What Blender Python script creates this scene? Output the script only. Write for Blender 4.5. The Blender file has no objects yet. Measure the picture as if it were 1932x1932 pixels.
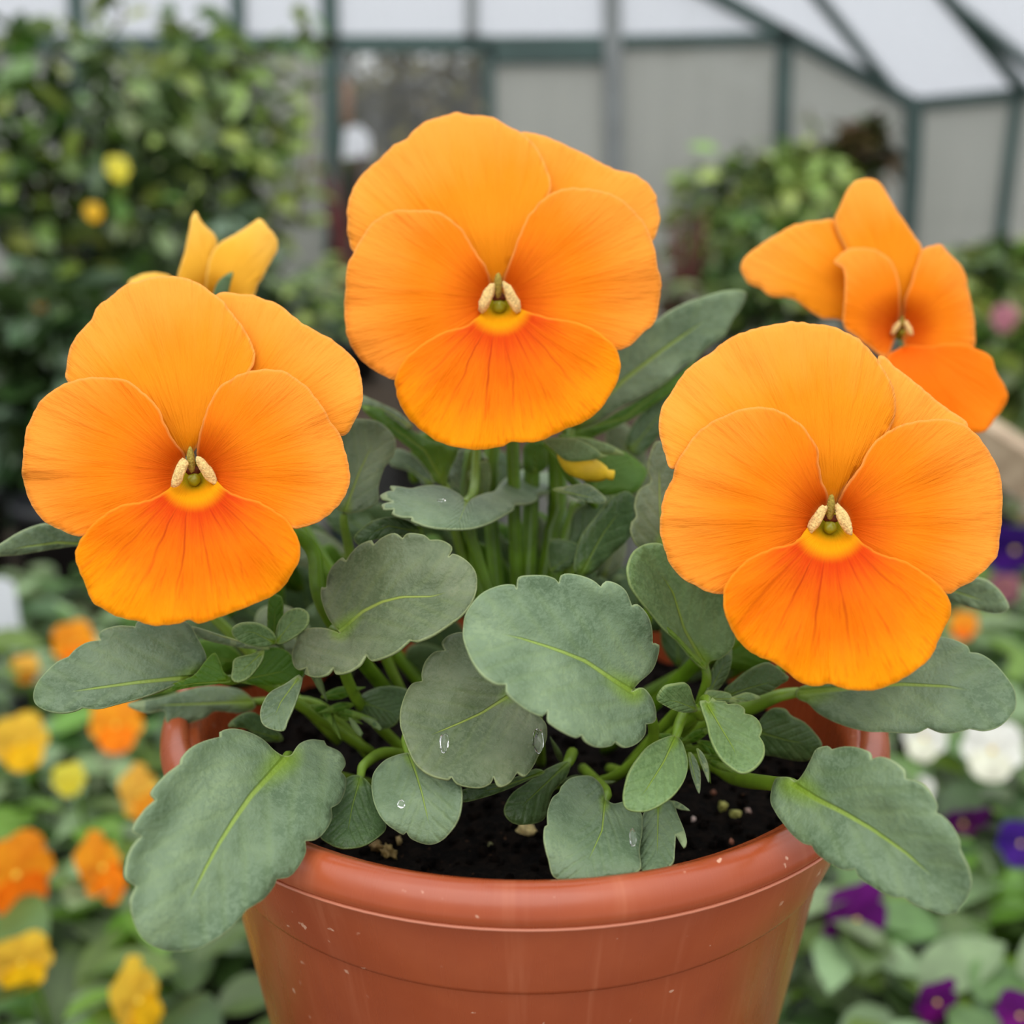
import bpy, bmesh, math, random
from mathutils import Vector, Matrix, noise
from mathutils.geometry import delaunay_2d_cdt

# ------------------------------------------------------------------ camera, sky, light
SC = bpy.context.scene
COL = SC.collection
F, CX, CY = 2000.0, 966.0, 966.0          # focal length and centre in pixels of the 1932 frame
PITCH = math.radians(16.0)
ZC = 0.54                                  # camera height over the bench top (z = 0)
cam_data = bpy.data.cameras.new('camera')
cam = bpy.data.objects.new('camera', cam_data)
COL.objects.link(cam)
cam.location = (0, 0, ZC)
cam.rotation_euler = (math.pi / 2 - PITCH, 0, 0)
cam_data.sensor_width = 36.0
cam_data.lens = 36.0 * F / 1932.0
cam_data.clip_start = 0.01
cam_data.dof.use_dof = True
cam_data.dof.focus_distance = 0.187
cam_data.dof.aperture_fstop = cam_data.lens / 1000 / 0.0036
SC.camera = cam

world = bpy.data.worlds.new('overcast_sky')
SC.world = world
world.use_nodes = True
wn = world.node_tree
# overcast sky: the zenith three times as bright as the horizon
_tc = wn.nodes.new('ShaderNodeTexCoord'); _sx = wn.nodes.new('ShaderNodeSeparateXYZ')
wn.links.new(_tc.outputs['Generated'], _sx.inputs[0])
_mr = wn.nodes.new('ShaderNodeMapRange')
_mr.inputs[1].default_value = 0.0; _mr.inputs[2].default_value = 1.0
_mr.inputs[3].default_value = 0.75; _mr.inputs[4].default_value = 2.25
wn.links.new(_sx.outputs[2], _mr.inputs[0])
wn.links.new(_mr.outputs[0], wn.nodes['Background'].inputs[1])
wn.nodes['Background'].inputs[0].default_value = (0.94, 0.97, 1.0, 1)

sun_data = bpy.data.lights.new('sun', 'SUN')
sun_data.energy = 1.2
sun_data.angle = math.radians(60)
sun_data.color = (1.0, 0.98, 0.94)
sun = bpy.data.objects.new('sun', sun_data)
sun.rotation_euler = (math.radians(38), math.radians(-12), 0)
COL.objects.link(sun)

SC.view_settings.view_transform = 'Standard'
SC.view_settings.look = 'None'
SC.view_settings.exposure = 0.0
SC.view_settings.gamma = 1.0
SC.view_settings.use_curve_mapping = False
SC.cycles.use_denoising = True
SC.cycles.max_bounces = 8
SC.cycles.transparent_max_bounces = 16

# ------------------------------------------------------------------ helpers
CP, SP = math.cos(PITCH), math.sin(PITCH)
def P(px, py, d):
    """point seen at pixel (px, py) at depth d along the view axis"""
    x = (px - CX) / F * d
    v = -(py - CY) / F * d
    return Vector((x, d * CP + v * SP, ZC - d * SP + v * CP))
def ray(px, py):
    return P(px, py, 1.0) - Vector((0, 0, ZC))
def on_plane(px, py, p0, n):
    r = ray(px, py); o = Vector((0, 0, ZC))
    return o + r * ((p0 - o).dot(n) / r.dot(n))
def proj(p):
    q = Vector(p) - Vector((0, 0, ZC))
    d = q.y * CP - q.z * SP
    v = q.y * SP + q.z * CP
    return CX + F * q.x / d, CY - F * v / d, d

def tag(o, label=None, cat=None, group=None, kind=None):
    if label: o['label'] = label
    if cat: o['category'] = cat
    if group: o['group'] = group
    if kind: o['kind'] = kind
    return o
def empty(name, loc=(0, 0, 0), rot=(0, 0, 0)):
    o = bpy.data.objects.new(name, None)
    o.empty_display_size = 0.01
    o.location = loc; o.rotation_euler = rot
    COL.objects.link(o)
    return o
def link(name, me, parent=None, mat=None, loc=(0, 0, 0), rot=(0, 0, 0), scale=None):
    o = bpy.data.objects.new(name, me)
    COL.objects.link(o)
    if parent: o.parent = parent
    o.location = loc; o.rotation_euler = rot
    if scale is not None: o.scale = scale
    if mat and not me.materials: me.materials.append(mat)
    return o
def mesh(name, verts, faces, mat=None, smooth=True):
    me = bpy.data.meshes.new(name)
    me.from_pydata([tuple(v) for v in verts], [], faces)
    if smooth and len(me.polygons):
        me.polygons.foreach_set('use_smooth', [True] * len(me.polygons))
    if mat: me.materials.append(mat)
    me.update()
    return me
def solid(o, t, off=-1.0):
    m = o.modifiers.new('solidify', 'SOLIDIFY'); m.thickness = t; m.offset = off
    m.use_even_offset = False
    return o
def tube_data(pts, radii, n=10, cap=True):
    pts = [Vector(p) for p in pts]
    verts, faces = [], []
    up = Vector((0.13, 0.31, 0.94))
    for i, p in enumerate(pts):
        a = pts[max(i - 1, 0)]; b = pts[min(i + 1, len(pts) - 1)]
        t = (b - a).normalized()
        s = t.cross(up)
        if s.length < 1e-4: s = t.cross(Vector((1, 0, 0)))
        s.normalize(); w = t.cross(s)
        r = radii[i] if hasattr(radii, '__len__') else radii
        for k in range(n):
            an = 2 * math.pi * k / n
            verts.append(p + (s * math.cos(an) + w * math.sin(an)) * r)
    for i in range(len(pts) - 1):
        for k in range(n):
            k2 = (k + 1) % n
            faces.append((i * n + k, i * n + k2, (i + 1) * n + k2, (i + 1) * n + k))
    if cap:
        faces.append(tuple(range(n - 1, -1, -1)))
        faces.append(tuple(range((len(pts) - 1) * n, len(pts) * n)))
    return verts, faces
def spline(pts, k=6):
    pts = [Vector(p) for p in pts]
    out = []
    for i in range(len(pts) - 1):
        p0 = pts[max(i - 1, 0)]; p1 = pts[i]; p2 = pts[i + 1]; p3 = pts[min(i + 2, len(pts) - 1)]
        for j in range(k):
            t = j / k
            out.append(0.5 * ((2 * p1) + (p2 - p0) * t + (2 * p0 - 5 * p1 + 4 * p2 - p3) * t * t + (3 * p1 - p0 - 3 * p2 + p3) * t ** 3))
    out.append(pts[-1])
    return out
def lathe(prof, n=96):
    verts, faces = [], []
    for (r, z) in prof:
        for k in range(n):
            a = 2 * math.pi * k / n
            verts.append((r * math.cos(a), r * math.sin(a), z))
    for i in range(len(prof) - 1):
        for k in range(n):
            k2 = (k + 1) % n
            faces.append((i * n + k, i * n + k2, (i + 1) * n + k2, (i + 1) * n + k))
    return verts, faces
def box_data(a, b, w, h, upv=Vector((0, 0, 1))):
    """bar from a to b, w wide across, h high along upv"""
    a = Vector(a); b = Vector(b)
    t = (b - a).normalized()
    s = t.cross(upv)
    if s.length < 1e-4: s = t.cross(Vector((1, 0, 0)))
    s.normalize(); u = s.cross(t).normalized()
    vs = []
    for p in (a, b):
        for (i, j) in ((-1, -1), (1, -1), (1, 1), (-1, 1)):
            vs.append(p + s * (i * w / 2) + u * (j * h / 2))
    fs = [(3, 2, 1, 0), (4, 5, 6, 7), (0, 1, 5, 4), (1, 2, 6, 5), (2, 3, 7, 6), (3, 0, 4, 7)]
    return vs, fs
def blob_data(c, r, n1=12, n2=8, seed=0, rough=0.0, axes=None):
    c = Vector(c); vs = []; fs = []
    ax = axes or (Vector((1, 0, 0)), Vector((0, 1, 0)), Vector((0, 0, 1)))
    for j in range(n2 + 1):
        th = math.pi * j / n2
        for i in range(n1):
            ph = 2 * math.pi * i / n1
            d = Vector((math.sin(th) * math.cos(ph), math.sin(th) * math.sin(ph), math.cos(th)))
            k = 1 + rough * noise.noise(d * 1.7 + Vector((seed * 3.1, seed * 1.7, seed)))
            vs.append(c + ax[0] * (d.x * r[0] * k) + ax[1] * (d.y * r[1] * k) + ax[2] * (d.z * r[2] * k))
    for j in range(n2):
        for i in range(n1):
            i2 = (i + 1) % n1
            fs.append((j * n1 + i, (j + 1) * n1 + i, (j + 1) * n1 + i2, j * n1 + i2))
    return vs, fs

# ------------------------------------------------------------------ materials
def newmat(name):
    m = bpy.data.materials.new(name); m.use_nodes = True
    nt = m.node_tree
    for n in list(nt.nodes): nt.nodes.remove(n)
    return m, nt
class N:
    """small node-building helper"""
    def __init__(s, nt): s.nt = nt
    def node(s, t, **kw):
        n = s.nt.nodes.new(t)
        for k, v in kw.items(): setattr(n, k, v)
        return n
    def put(s, sock, v):
        if hasattr(v, 'is_linked') or hasattr(v, 'links'): s.nt.links.new(v, sock)
        elif isinstance(v, tuple) and len(v) == 3 and sock.type == 'RGBA': sock.default_value = (*v, 1)
        else: sock.default_value = v
    def math(s, op, a, b=0.0, c=None, clamp=False):
        n = s.node('ShaderNodeMath', operation=op, use_clamp=clamp)
        s.put(n.inputs[0], a); s.put(n.inputs[1], b)
        if c is not None: s.put(n.inputs[2], c)
        return n.outputs[0]
    def smooth(s, x, a, b):
        n = s.node('ShaderNodeMapRange', interpolation_type='SMOOTHSTEP')
        s.put(n.inputs[0], x); n.inputs[1].default_value = a; n.inputs[2].default_value = b
        return n.outputs[0]
    def mix(s, f, a, b, blend='MIX'):
        n = s.node('ShaderNodeMix', data_type='RGBA', blend_type=blend)
        s.put(n.inputs[0], f); s.put(n.inputs[6], a); s.put(n.inputs[7], b)
        return n.outputs[2]
    def noise(s, vec, scale, detail=2.0, rough=0.5):
        n = s.node('ShaderNodeTexNoise')
        if vec is not None: s.put(n.inputs['Vector'], vec)
        n.inputs['Scale'].default_value = scale; n.inputs['Detail'].default_value = detail
        n.inputs['Roughness'].default_value = rough
        return n.outputs[0]
    def comb(s, x, y, z=0.0):
        n = s.node('ShaderNodeCombineXYZ')
        s.put(n.inputs[0], x); s.put(n.inputs[1], y); s.put(n.inputs[2], z)
        return n.outputs[0]
    def uv(s):
        n = s.node('ShaderNodeUVMap'); n.uv_map = 'UVMap'
        q = s.node('ShaderNodeSeparateXYZ'); s.nt.links.new(n.outputs[0], q.inputs[0])
        return q.outputs[0], q.outputs[1]
    def attr(s, name):
        n = s.node('ShaderNodeAttribute'); n.attribute_name = name
        return n.outputs['Fac']
    def objco(s):
        return s.node('ShaderNodeTexCoord').outputs['Object']
    def bump(s, h, strength=0.3, dist=0.001):
        n = s.node('ShaderNodeBump'); n.inputs['Strength'].default_value = strength
        n.inputs['Distance'].default_value = dist; s.put(n.inputs['Height'], h)
        return n.outputs[0]
    def out(s, sh):
        o = s.node('ShaderNodeOutputMaterial'); s.nt.links.new(sh, o.inputs[0])
    def pbsdf(s, col, rough=0.5, normal=None, spec=0.5, **kw):
        n = s.node('ShaderNodeBsdfPrincipled')
        s.put(n.inputs['Base Color'], col); s.put(n.inputs['Roughness'], rough)
        s.put(n.inputs['Specular IOR Level'], spec)
        if normal is not None: s.put(n.inputs['Normal'], normal)
        for k, v in kw.items(): s.put(n.inputs[k], v)
        return n.outputs[0]
    def thin(s, sh, col, f=0.25, normal=None):
        t = s.node('ShaderNodeBsdfTranslucent'); s.put(t.inputs[0], col)
        if normal is not None: s.put(t.inputs['Normal'], normal)
        m = s.node('ShaderNodeMixShader'); m.inputs[0].default_value = f
        s.nt.links.new(sh, m.inputs[1]); s.nt.links.new(t.outputs[0], m.inputs[2])
        return m.outputs[0]

def srgb(r, g, b):
    f = lambda c: (c / 255 / 12.92) if c / 255 <= 0.04045 else ((c / 255 + 0.055) / 1.055) ** 2.4
    return (f(r), f(g), f(b))

def petal_mat(name, inner, mid, outer, edgec, r0, r1, r2, vein=None, vein_n=7.0, streak=0.5):
    m, nt = newmat(name); n = N(nt)
    u, v = n.uv()
    st = n.noise(n.comb(n.math('MULTIPLY', u, 13.0), n.math('MULTIPLY', v, 2.2)), 1.0, 5.0, 0.62)
    st2 = n.noise(n.comb(n.math('MULTIPLY', u, 34.0), n.math('MULTIPLY', v, 5.0), 3.0), 1.0, 3.0, 0.6)
    big = n.noise(n.objco(), 55.0, 3.0, 0.55)
    # radial blend, broken up by the streaks
    vv = n.math('ADD', v, n.math('MULTIPLY', n.math('SUBTRACT', st, 0.5), 0.38 * streak))
    vv = n.math('ADD', vv, n.math('MULTIPLY', n.math('SUBTRACT', big, 0.5), 0.25))
    c = n.mix(n.smooth(vv, r0, r1), inner, mid)
    c = n.mix(n.smooth(vv, r1, r2), c, outer)
    # fine darker radial veins
    lines = n.smooth(st2, 0.52, 0.72)
    c = n.mix(n.math('MULTIPLY', lines, 0.36 * streak), c, (inner[0] * 0.9, inner[1] * 0.85, inner[2]))
    if vein:
        w = n.math('ADD', n.math('MULTIPLY', u, vein_n), n.math('MULTIPLY', n.math('SUBTRACT', n.noise(n.objco(), 90.0), 0.5), 0.7))
        fr = n.math('ABSOLUTE', n.math('SUBTRACT', n.math('FRACT', w), 0.5))
        ln = n.math('SUBTRACT', 1.0, n.smooth(fr, 0.0, 0.075))
        ln = n.math('MULTIPLY', ln, n.math('SUBTRACT', 1.0, n.smooth(v, 0.5, 0.85)))
        ln = n.math('MULTIPLY', ln, n.math('SUBTRACT', 1.0, n.smooth(n.math('ABSOLUTE', u), 0.55, 1.05)))
        ln = n.math('MULTIPLY', ln, n.smooth(v, 0.16, 0.3))
        ln = n.math('MULTIPLY', ln, n.smooth(n.noise(n.comb(w, v), 1.3), 0.3, 0.6))
        c = n.mix(n.math('MULTIPLY', ln, 0.65), c, vein)
    e = n.attr('edge')
    c = n.mix(n.math('MULTIPLY', n.math('SUBTRACT', 1.0, n.smooth(e, 1.0, 6.0)), 0.55), c, edgec)
    if name == 'petal_lower':
        sp = n.math('SUBTRACT', 1.0, n.smooth(n.math('ADD', v, n.math('MULTIPLY', n.math('SUBTRACT', st2, 0.5), 0.03)), 0.15, 0.25))
        c = n.mix(sp, c, srgb(250, 168, 8))
        sp2 = n.math('SUBTRACT', 1.0, n.smooth(v, 0.05, 0.13))
        c = n.mix(sp2, c, srgb(165, 150, 10))
    if name == 'petal_upper':
        sp = n.math('SUBTRACT', 1.0, n.smooth(v, 0.03, 0.17))
        c = n.mix(n.math('MULTIPLY', sp, 0.75), c, srgb(196, 148, 66))
    if name == 'petal_side':
        sp = n.math('SUBTRACT', 1.0, n.smooth(v, 0.06, 0.14))
        c = n.mix(n.math('MULTIPLY', sp, 0.6), c, srgb(240, 165, 70))
    h = n.math('ADD', n.math('MULTIPLY', st, 1.0), n.math('MULTIPLY', st2, 0.35))
    nb = n.bump(h, 0.5, 0.0015)
    sh = n.pbsdf(c, 0.68, nb, 0.1)
    sh = n.thin(sh, c, 0.22, nb)
    n.out(sh)
    return m
M = {}
M['petal_upper'] = petal_mat('petal_upper', srgb(226, 128, 0), srgb(238, 142, 16), srgb(244, 158, 56), srgb(250, 176, 92), 0.1, 0.55, 1.0)
M['petal_side'] = petal_mat('petal_side', srgb(218, 86, 0), srgb(240, 126, 4), srgb(243, 148, 46), srgb(250, 172, 86), 0.1, 0.5, 0.98)
M['petal_lower'] = petal_mat('petal_lower', srgb(216, 62, 0), srgb(244, 120, 0), srgb(250, 152, 0), srgb(252, 164, 44), 0.16, 0.6, 0.98, vein=srgb(176, 40, 0), vein_n=3.3, streak=0.8)
M['petal_upper_pale'] = petal_mat('petal_upper_pale', srgb(228, 150, 20), srgb(240, 176, 50), srgb(244, 190, 80), srgb(250, 205, 110), 0.1, 0.5, 1.0)
M['petal_lower_rear'] = petal_mat('petal_lower_rear', srgb(244, 98, 0), srgb(250, 118, 2), srgb(250, 132, 8), srgb(252, 150, 40), 0.1, 0.5, 1.0)

def leaf_mat(name, top, top2, rib, base, edgec, rough=0.48, spec=0.4, speck=0.85, trans=0.14):
    m, nt = newmat(name); n = N(nt)
    u, v = n.uv()
    av = n.math('ABSOLUTE', v)
    oc = n.objco()
    big = n.noise(oc, 70.0, 3.0, 0.6)
    fine = n.noise(oc, 1300.0, 2.0, 0.6)
    mid = n.noise(oc, 380.0, 3.0, 0.6)
    c = n.mix(n.smooth(big, 0.35, 0.68), top, top2)
    c = n.mix(n.math('MULTIPLY', n.smooth(n.math('ADD', n.math('MULTIPLY', fine, 0.6), n.math('MULTIPLY', mid, 0.4)), 0.46, 0.56), speck * 0.8), c,
              (top[0] * 1.6, top[1] * 1.45, top[2] * 1.65))
    # secondary veins sweep towards the tip
    t = n.math('SUBTRACT', n.math('MULTIPLY', u, 5.2), n.math('MULTIPLY', av, 7.5))
    t = n.math('ADD', t, n.math('MULTIPLY', n.math('SUBTRACT', big, 0.5), 0.9))
    fr = n.math('ABSOLUTE', n.math('SUBTRACT', n.math('FRACT', t), 0.5))
    vein = n.math('SUBTRACT', 1.0, n.smooth(fr, 0.0, 0.3))
    vein = n.math('MULTIPLY', vein, n.smooth(av, 0.0, 0.05))
    vein = n.math('MULTIPLY', vein, n.math('SUBTRACT', 1.0, n.smooth(av, 0.2, 0.36)))
    c = n.mix(n.math('MULTIPLY', vein, 0.06), c, rib)
    # midrib, fading towards the tip
    wid = n.math('MULTIPLY', n.math('SUBTRACT', 1.0, n.math('MULTIPLY', u, 0.9)), 0.021)
    ribf = n.math('SUBTRACT', 1.0, n.smooth(n.math('DIVIDE', av, n.math('MAXIMUM', wid, 0.001)), 0.35, 1.0))
    ribf = n.math('MULTIPLY', ribf, n.math('SUBTRACT', 1.0, n.smooth(u, 0.62, 0.8)))
    ribf = n.math('MULTIPLY', ribf, n.smooth(u, -0.03, 0.0))
    c = n.mix(n.math('MULTIPLY', ribf, 0.85), c, rib)
    bs = n.math('SQRT', n.math('ADD', n.math('POWER', n.math('MULTIPLY', n.math('MAXIMUM', n.math('MULTIPLY', u, -2.0), u), 0.55), 2.0), n.math('POWER', n.math('MULTIPLY', av, 1.25), 2.0)))
    c = n.mix(n.math('MULTIPLY', n.math('SUBTRACT', 1.0, n.smooth(bs, 0.02, 0.13)), 0.8), c, base)
    e = n.attr('edge')
    c = n.mix(n.math('MULTIPLY', n.math('SUBTRACT', 1.0, n.smooth(e, 0.5, 3.0)), 0.45), c, edgec)
    h = n.math('ADD', n.math('MULTIPLY', vein, -0.13), n.math('ADD', n.math('MULTIPLY', mid, 0.3), n.math('MULTIPLY', fine, 0.25)))
    h = n.math('ADD', h, n.math('MULTIPLY', ribf, -0.4))
    h = n.math('ADD', h, n.math('MULTIPLY', n.noise(oc, 160.0, 2.0), 0.9))
    nb = n.bump(h, 0.55, 0.0013)
    sh = n.pbsdf(c, rough, nb, spec)
    tc = n.mix(0.5, c, srgb(120, 150, 20))
    sh = n.thin(sh, tc, trans, nb)
    n.out(sh)
    return m
M['leaf_glaucous'] = leaf_mat('leaf_glaucous', srgb(86, 108, 76), srgb(124, 144, 106), srgb(138, 162, 62), srgb(112, 142, 24), srgb(170, 184, 130))
M['leaf_olive'] = leaf_mat('leaf_olive', srgb(80, 96, 62), srgb(116, 126, 92), srgb(140, 156, 60), srgb(110, 140, 26), srgb(166, 176, 118))
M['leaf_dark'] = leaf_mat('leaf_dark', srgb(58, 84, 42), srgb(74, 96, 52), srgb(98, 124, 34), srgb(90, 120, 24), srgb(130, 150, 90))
M['leaf_fresh'] = leaf_mat('leaf_fresh', srgb(100, 130, 76), srgb(114, 142, 88), srgb(140, 166, 60), srgb(120, 154, 20), srgb(176, 194, 120), trans=0.28)
M['leaf_under'] = leaf_mat('leaf_under', srgb(72, 116, 14), srgb(88, 128, 22), srgb(120, 150, 40), srgb(110, 146, 16), srgb(140, 168, 70), speck=0.1, trans=0.35)

def simple_mat(name, col, rough=0.5, spec=0.5, nscale=None, namt=0.25, bump=0.0, bscale=200.0, bdist=0.001, rnd=0.0, trans=0.0, **kw):
    m, nt = newmat(name); n = N(nt)
    c = n.mix(0.0, col, col)
    if nscale:
        k = n.smooth(n.noise(n.objco(), nscale, 3.0, 0.6), 0.3, 0.7)
        c = n.mix(k, tuple(x * (1 - namt) for x in col), tuple(min(1, x * (1 + namt)) for x in col))
    if rnd:
        oi = n.node('ShaderNodeObjectInfo').outputs['Random']
        hs = n.node('ShaderNodeHueSaturation')
        hs.inputs['Hue'].default_value = 0.5
        n.put(hs.inputs['Value'], n.math('ADD', 1 - rnd, n.math('MULTIPLY', oi, 2 * rnd)))
        n.put(hs.inputs['Hue'], n.math('ADD', 0.5 - 0.06 * rnd, n.math('MULTIPLY', oi, 0.12 * rnd)))
        n.put(hs.inputs['Color'], c)
        c = hs.outputs[0]
    nb = n.bump(n.noise(n.objco(), bscale, 3.0, 0.6), bump, bdist) if bump else None
    sh = n.pbsdf(c, rough, nb, spec, **kw)
    if trans: sh = n.thin(sh, c, trans)
    n.out(sh)
    return m
M['stem'] = simple_mat('stem', srgb(92, 128, 22), 0.4, 0.5, 120, 0.25, trans=0.1)
M['stalk'] = simple_mat('stalk', srgb(110, 142, 34), 0.42, 0.5, 140, 0.2, trans=0.1)
M['bud_yellow'] = simple_mat('bud_yellow', srgb(222, 190, 40), 0.5, 0.3, 150, 0.2, trans=0.2)
M['beard'] = simple_mat('beard', srgb(230, 194, 126), 0.8, 0.1, 2500, 0.25, bump=0.9, bscale=2600, bdist=0.0006)
M['style'] = simple_mat('style', srgb(150, 128, 50), 0.7, 0.2, 2500, 0.3, bump=0.8, bscale=2400, bdist=0.0005)
M['anther'] = simple_mat('anther', srgb(84, 34, 8), 0.7, 0.2, 1800, 0.3)
M['stigma'] = simple_mat('stigma', srgb(150, 145, 16), 0.35, 0.5, trans=0.2)
M['throat'] = simple_mat('throat', srgb(150, 138, 20), 0.6, 0.3)
M['water'] = None

# ------------------------------------------------------------------ pot (a terracotta-coloured plastic pot)
R = 0.080
POT = Vector((0.034 * R, 2.79 * R, ZC - 1.301 * R - 1.78 * R))    # base centre
ZR = 1.78 * R                                                      # rim height over the base
RIMZ = POT.z + ZR
D0 = proj((POT.x, POT.y, RIMZ))[2]                                 # depth of the rim centre

def pot_mat():
    m, nt = newmat('terracotta_plastic'); n = N(nt)
    oc = n.objco()
    k = n.smooth(n.noise(oc, 26.0, 4.0, 0.6), 0.3, 0.72)
    c = n.mix(k, srgb(152, 66, 30), srgb(166, 78, 38))
    # pale scuffs and small scratches, faint upright smears
    sp = n.node('ShaderNodeSeparateXYZ'); n.put(sp.inputs[0], oc)
    an = n.math('ARCTAN2', sp.outputs[1], sp.outputs[0])
    smear = n.noise(n.comb(n.math('MULTIPLY', an, 9.0), n.math('MULTIPLY', sp.outputs[2], 9.0)), 1.0, 4.0, 0.65)
    c = n.mix(n.math('MULTIPLY', n.smooth(smear, 0.52, 0.78), 0.4), c, srgb(196, 120, 84))
    scr = n.noise(oc, 420.0, 2.0, 0.4)
    gate = n.smooth(n.noise(oc, 60.0, 2.0), 0.52, 0.6)
    c = n.mix(n.math('MULTIPLY', n.math('MULTIPLY', n.smooth(scr, 0.70, 0.76), gate), 0.8), c, srgb(215, 168, 140))
    sh = n.pbsdf(c, n.math('ADD', 0.18, n.math('MULTIPLY', smear, 0.2)), n.bump(n.noise(oc, 300.0, 3.0), 0.06, 0.0006), 0.55)
    n.out(sh)
    return m
M['pot'] = pot_mat()
M['pot_seam'] = simple_mat('pot_seam', srgb(188, 112, 82), 0.4, 0.5)

pot = empty('plant_pot', POT)
tag(pot, 'terracotta-coloured plastic pot with a rolled rim holding the orange pansies', 'plant pot')
r_ = lambda k: k * R
body_prof = [(0.0, 0.0), (0.62, 0.0), (0.655, 0.03), (0.865, 1.435), (0.872, 1.45), (0.888, 1.458), (0.893, 1.47), (0.955, 1.70), (0.955, 1.75),
             (0.900, 1.75), (0.885, 1.66), (0.58, 0.06), (0.0, 0.05)]
v, f = lathe([(r_(a), r_(b)) for a, b in body_prof])
link('body', mesh('pot_body', v, f, M['pot']), pot)
rim = []
# inside lip, rolled top, outer face, underside
for a, b in ((0.918, 1.60), (0.920, 1.745), (0.930, 1.772), (0.948, 1.780), (0.966, 1.778), (0.982, 1.768), (0.993, 1.75), (0.998, 1.735), (1.000, 1.72),
             (0.990, 1.702), (0.988, 1.700), (0.956, 1.698), (0.93, 1.698), (0.905, 1.60), (0.918, 1.60)):
    rim.append((r_(a), r_(b)))
v, f = lathe(rim, 128)
link('rim', mesh('pot_rim', v, f, M['pot']), pot)
seam = [(r_(0.992 + 0.004 * math.cos(t)), r_(1.7 + 0.0035 * math.sin(t))) for t in [i * math.pi / 4 for i in range(9)]]
v, f = lathe(seam, 128)
link('rim_seam', mesh('pot_seam', v, f, M['pot_seam']), pot)

# soil
def soil_mat():
    m, nt = newmat('potting_soil'); n = N(nt)
    oc = n.objco()
    k = n.noise(oc, 420.0, 5.0, 0.7)
    c = n.mix(n.smooth(k, 0.4, 0.62), srgb(7, 5, 4), srgb(26, 19, 14))
    c = n.mix(n.smooth(n.noise(oc, 700.0, 2.0), 0.68, 0.76), c, srgb(74, 52, 34))
    n.out(n.pbsdf(c, 0.9, n.bump(k, 0.9, 0.003), 0.1))
    return m
M['soil'] = soil_mat()
random.seed(4)
SOILZ = RIMZ - 0.020
def soil_h(x, y):
    return 0.0022 * noise.noise(Vector((x, y, 0)) * 90) + 0.0012 * noise.noise(Vector((x, y, 5)) * 260)
vs, fs = [], []
NR, NA = 40, 110
for i in range(NR + 1):
    r = 0.0700 * i / NR
    for k in range(NA):
        a = 2 * math.pi * k / NA
        x, y = r * math.cos(a), r * math.sin(a)
        vs.append((x, y, soil_h(x, y)))
for i in range(NR):
    for k in range(NA):
        k2 = (k + 1) % NA
        fs.append((i * NA + k, (i + 1) * NA + k, (i + 1) * NA + k2, i * NA + k2))
# crumbs
for _ in range(900):
    a = random.uniform(0, 2 * math.pi); r = 0.069 * math.sqrt(random.random())
    s = random.uniform(0.0005, 0.0016)
    c = (r * math.cos(a), r * math.sin(a), soil_h(r * math.cos(a), r * math.sin(a)) + s * 0.4)
    bv, bf = blob_data(c, (s, s * random.uniform(.5, 1), s * random.uniform(.5, 1)), 5, 4, random.random() * 9, 0.6)
    o = len(vs); vs += bv; fs += [tuple(q + o for q in t) for t in bf]
soil = link('potting_soil', mesh('potting_soil', vs, fs, M['soil']), None, None, (POT.x, POT.y, SOILZ))
tag(soil, 'dark moist potting soil filling the terracotta-coloured pot', 'soil', kind='stuff')

# little stones on the soil
def soil_pt(px, py):
    q = on_plane(px, py, Vector((0, 0, SOILZ)), Vector((0, 0, 1)))
    return q
ST = [(993, 1573, 19, (196, 178, 120), 'cream pebble on the soil below the centre leaves'),
      (1387, 1541, 13, (158, 160, 84), 'larger olive pebble on the soil by the right rim'),
      (1364, 1525, 11, (160, 160, 82), 'smaller olive pebble beside the larger one by the right rim'),
      (1306, 1547, 8, (206, 186, 176), 'tiny pinkish white pebble on the soil left of the olive pair'),
      (1411, 1532, 7, (176, 150, 138), 'tiny pale brown pebble right of the olive pair on the soil'),
      (1543, 1352, 14, (170, 140, 60), 'ochre pebble at the far right inside the pot'),
      (925, 1595, 6, (110, 110, 70), 'tiny dull green pebble left of the cream pebble'),
      (1380, 1590, 6, (170, 110, 84), 'tiny rusty pebble close to the right front rim'),
      (1346, 1498, 7, (130, 84, 62), 'tiny brown pebble above the olive pair on the soil'),
      (735, 1612, 15, (150, 128, 74), 'tan bark crumb on the soil near the left front rim'),
      (710, 1600, 10, (128, 104, 60), 'small brown bark crumb near the left front rim'),
      (752, 1590, 9, (166, 146, 96), 'small pale bark crumb near the left front rim')]
for i, (px, py, rp, c, lab) in enumerate(ST):
    q = soil_pt(px, py); d = proj(q)[2]; s = rp / F * d
    v, f = blob_data((0, 0, 0), (s, s * 0.85, s * 0.75), 14, 10, i + 1, 0.5 if i < 9 else 1.3)
    m = simple_mat('stone_%d' % i, srgb(*c), 0.6, 0.4, 900, 0.25, 0.4, 1500, 0.0004)
    o = link('pebble' if i < 9 else 'bark_crumb', mesh('pebble', v, f, m), None, None, q + Vector((0, 0, s * 0.3)), (i, i * .7, i * 1.3))
    tag(o, lab, 'pebble' if i < 9 else 'bark', 'pebbles on the soil' if i < 9 else 'bark crumbs on the soil')

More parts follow.
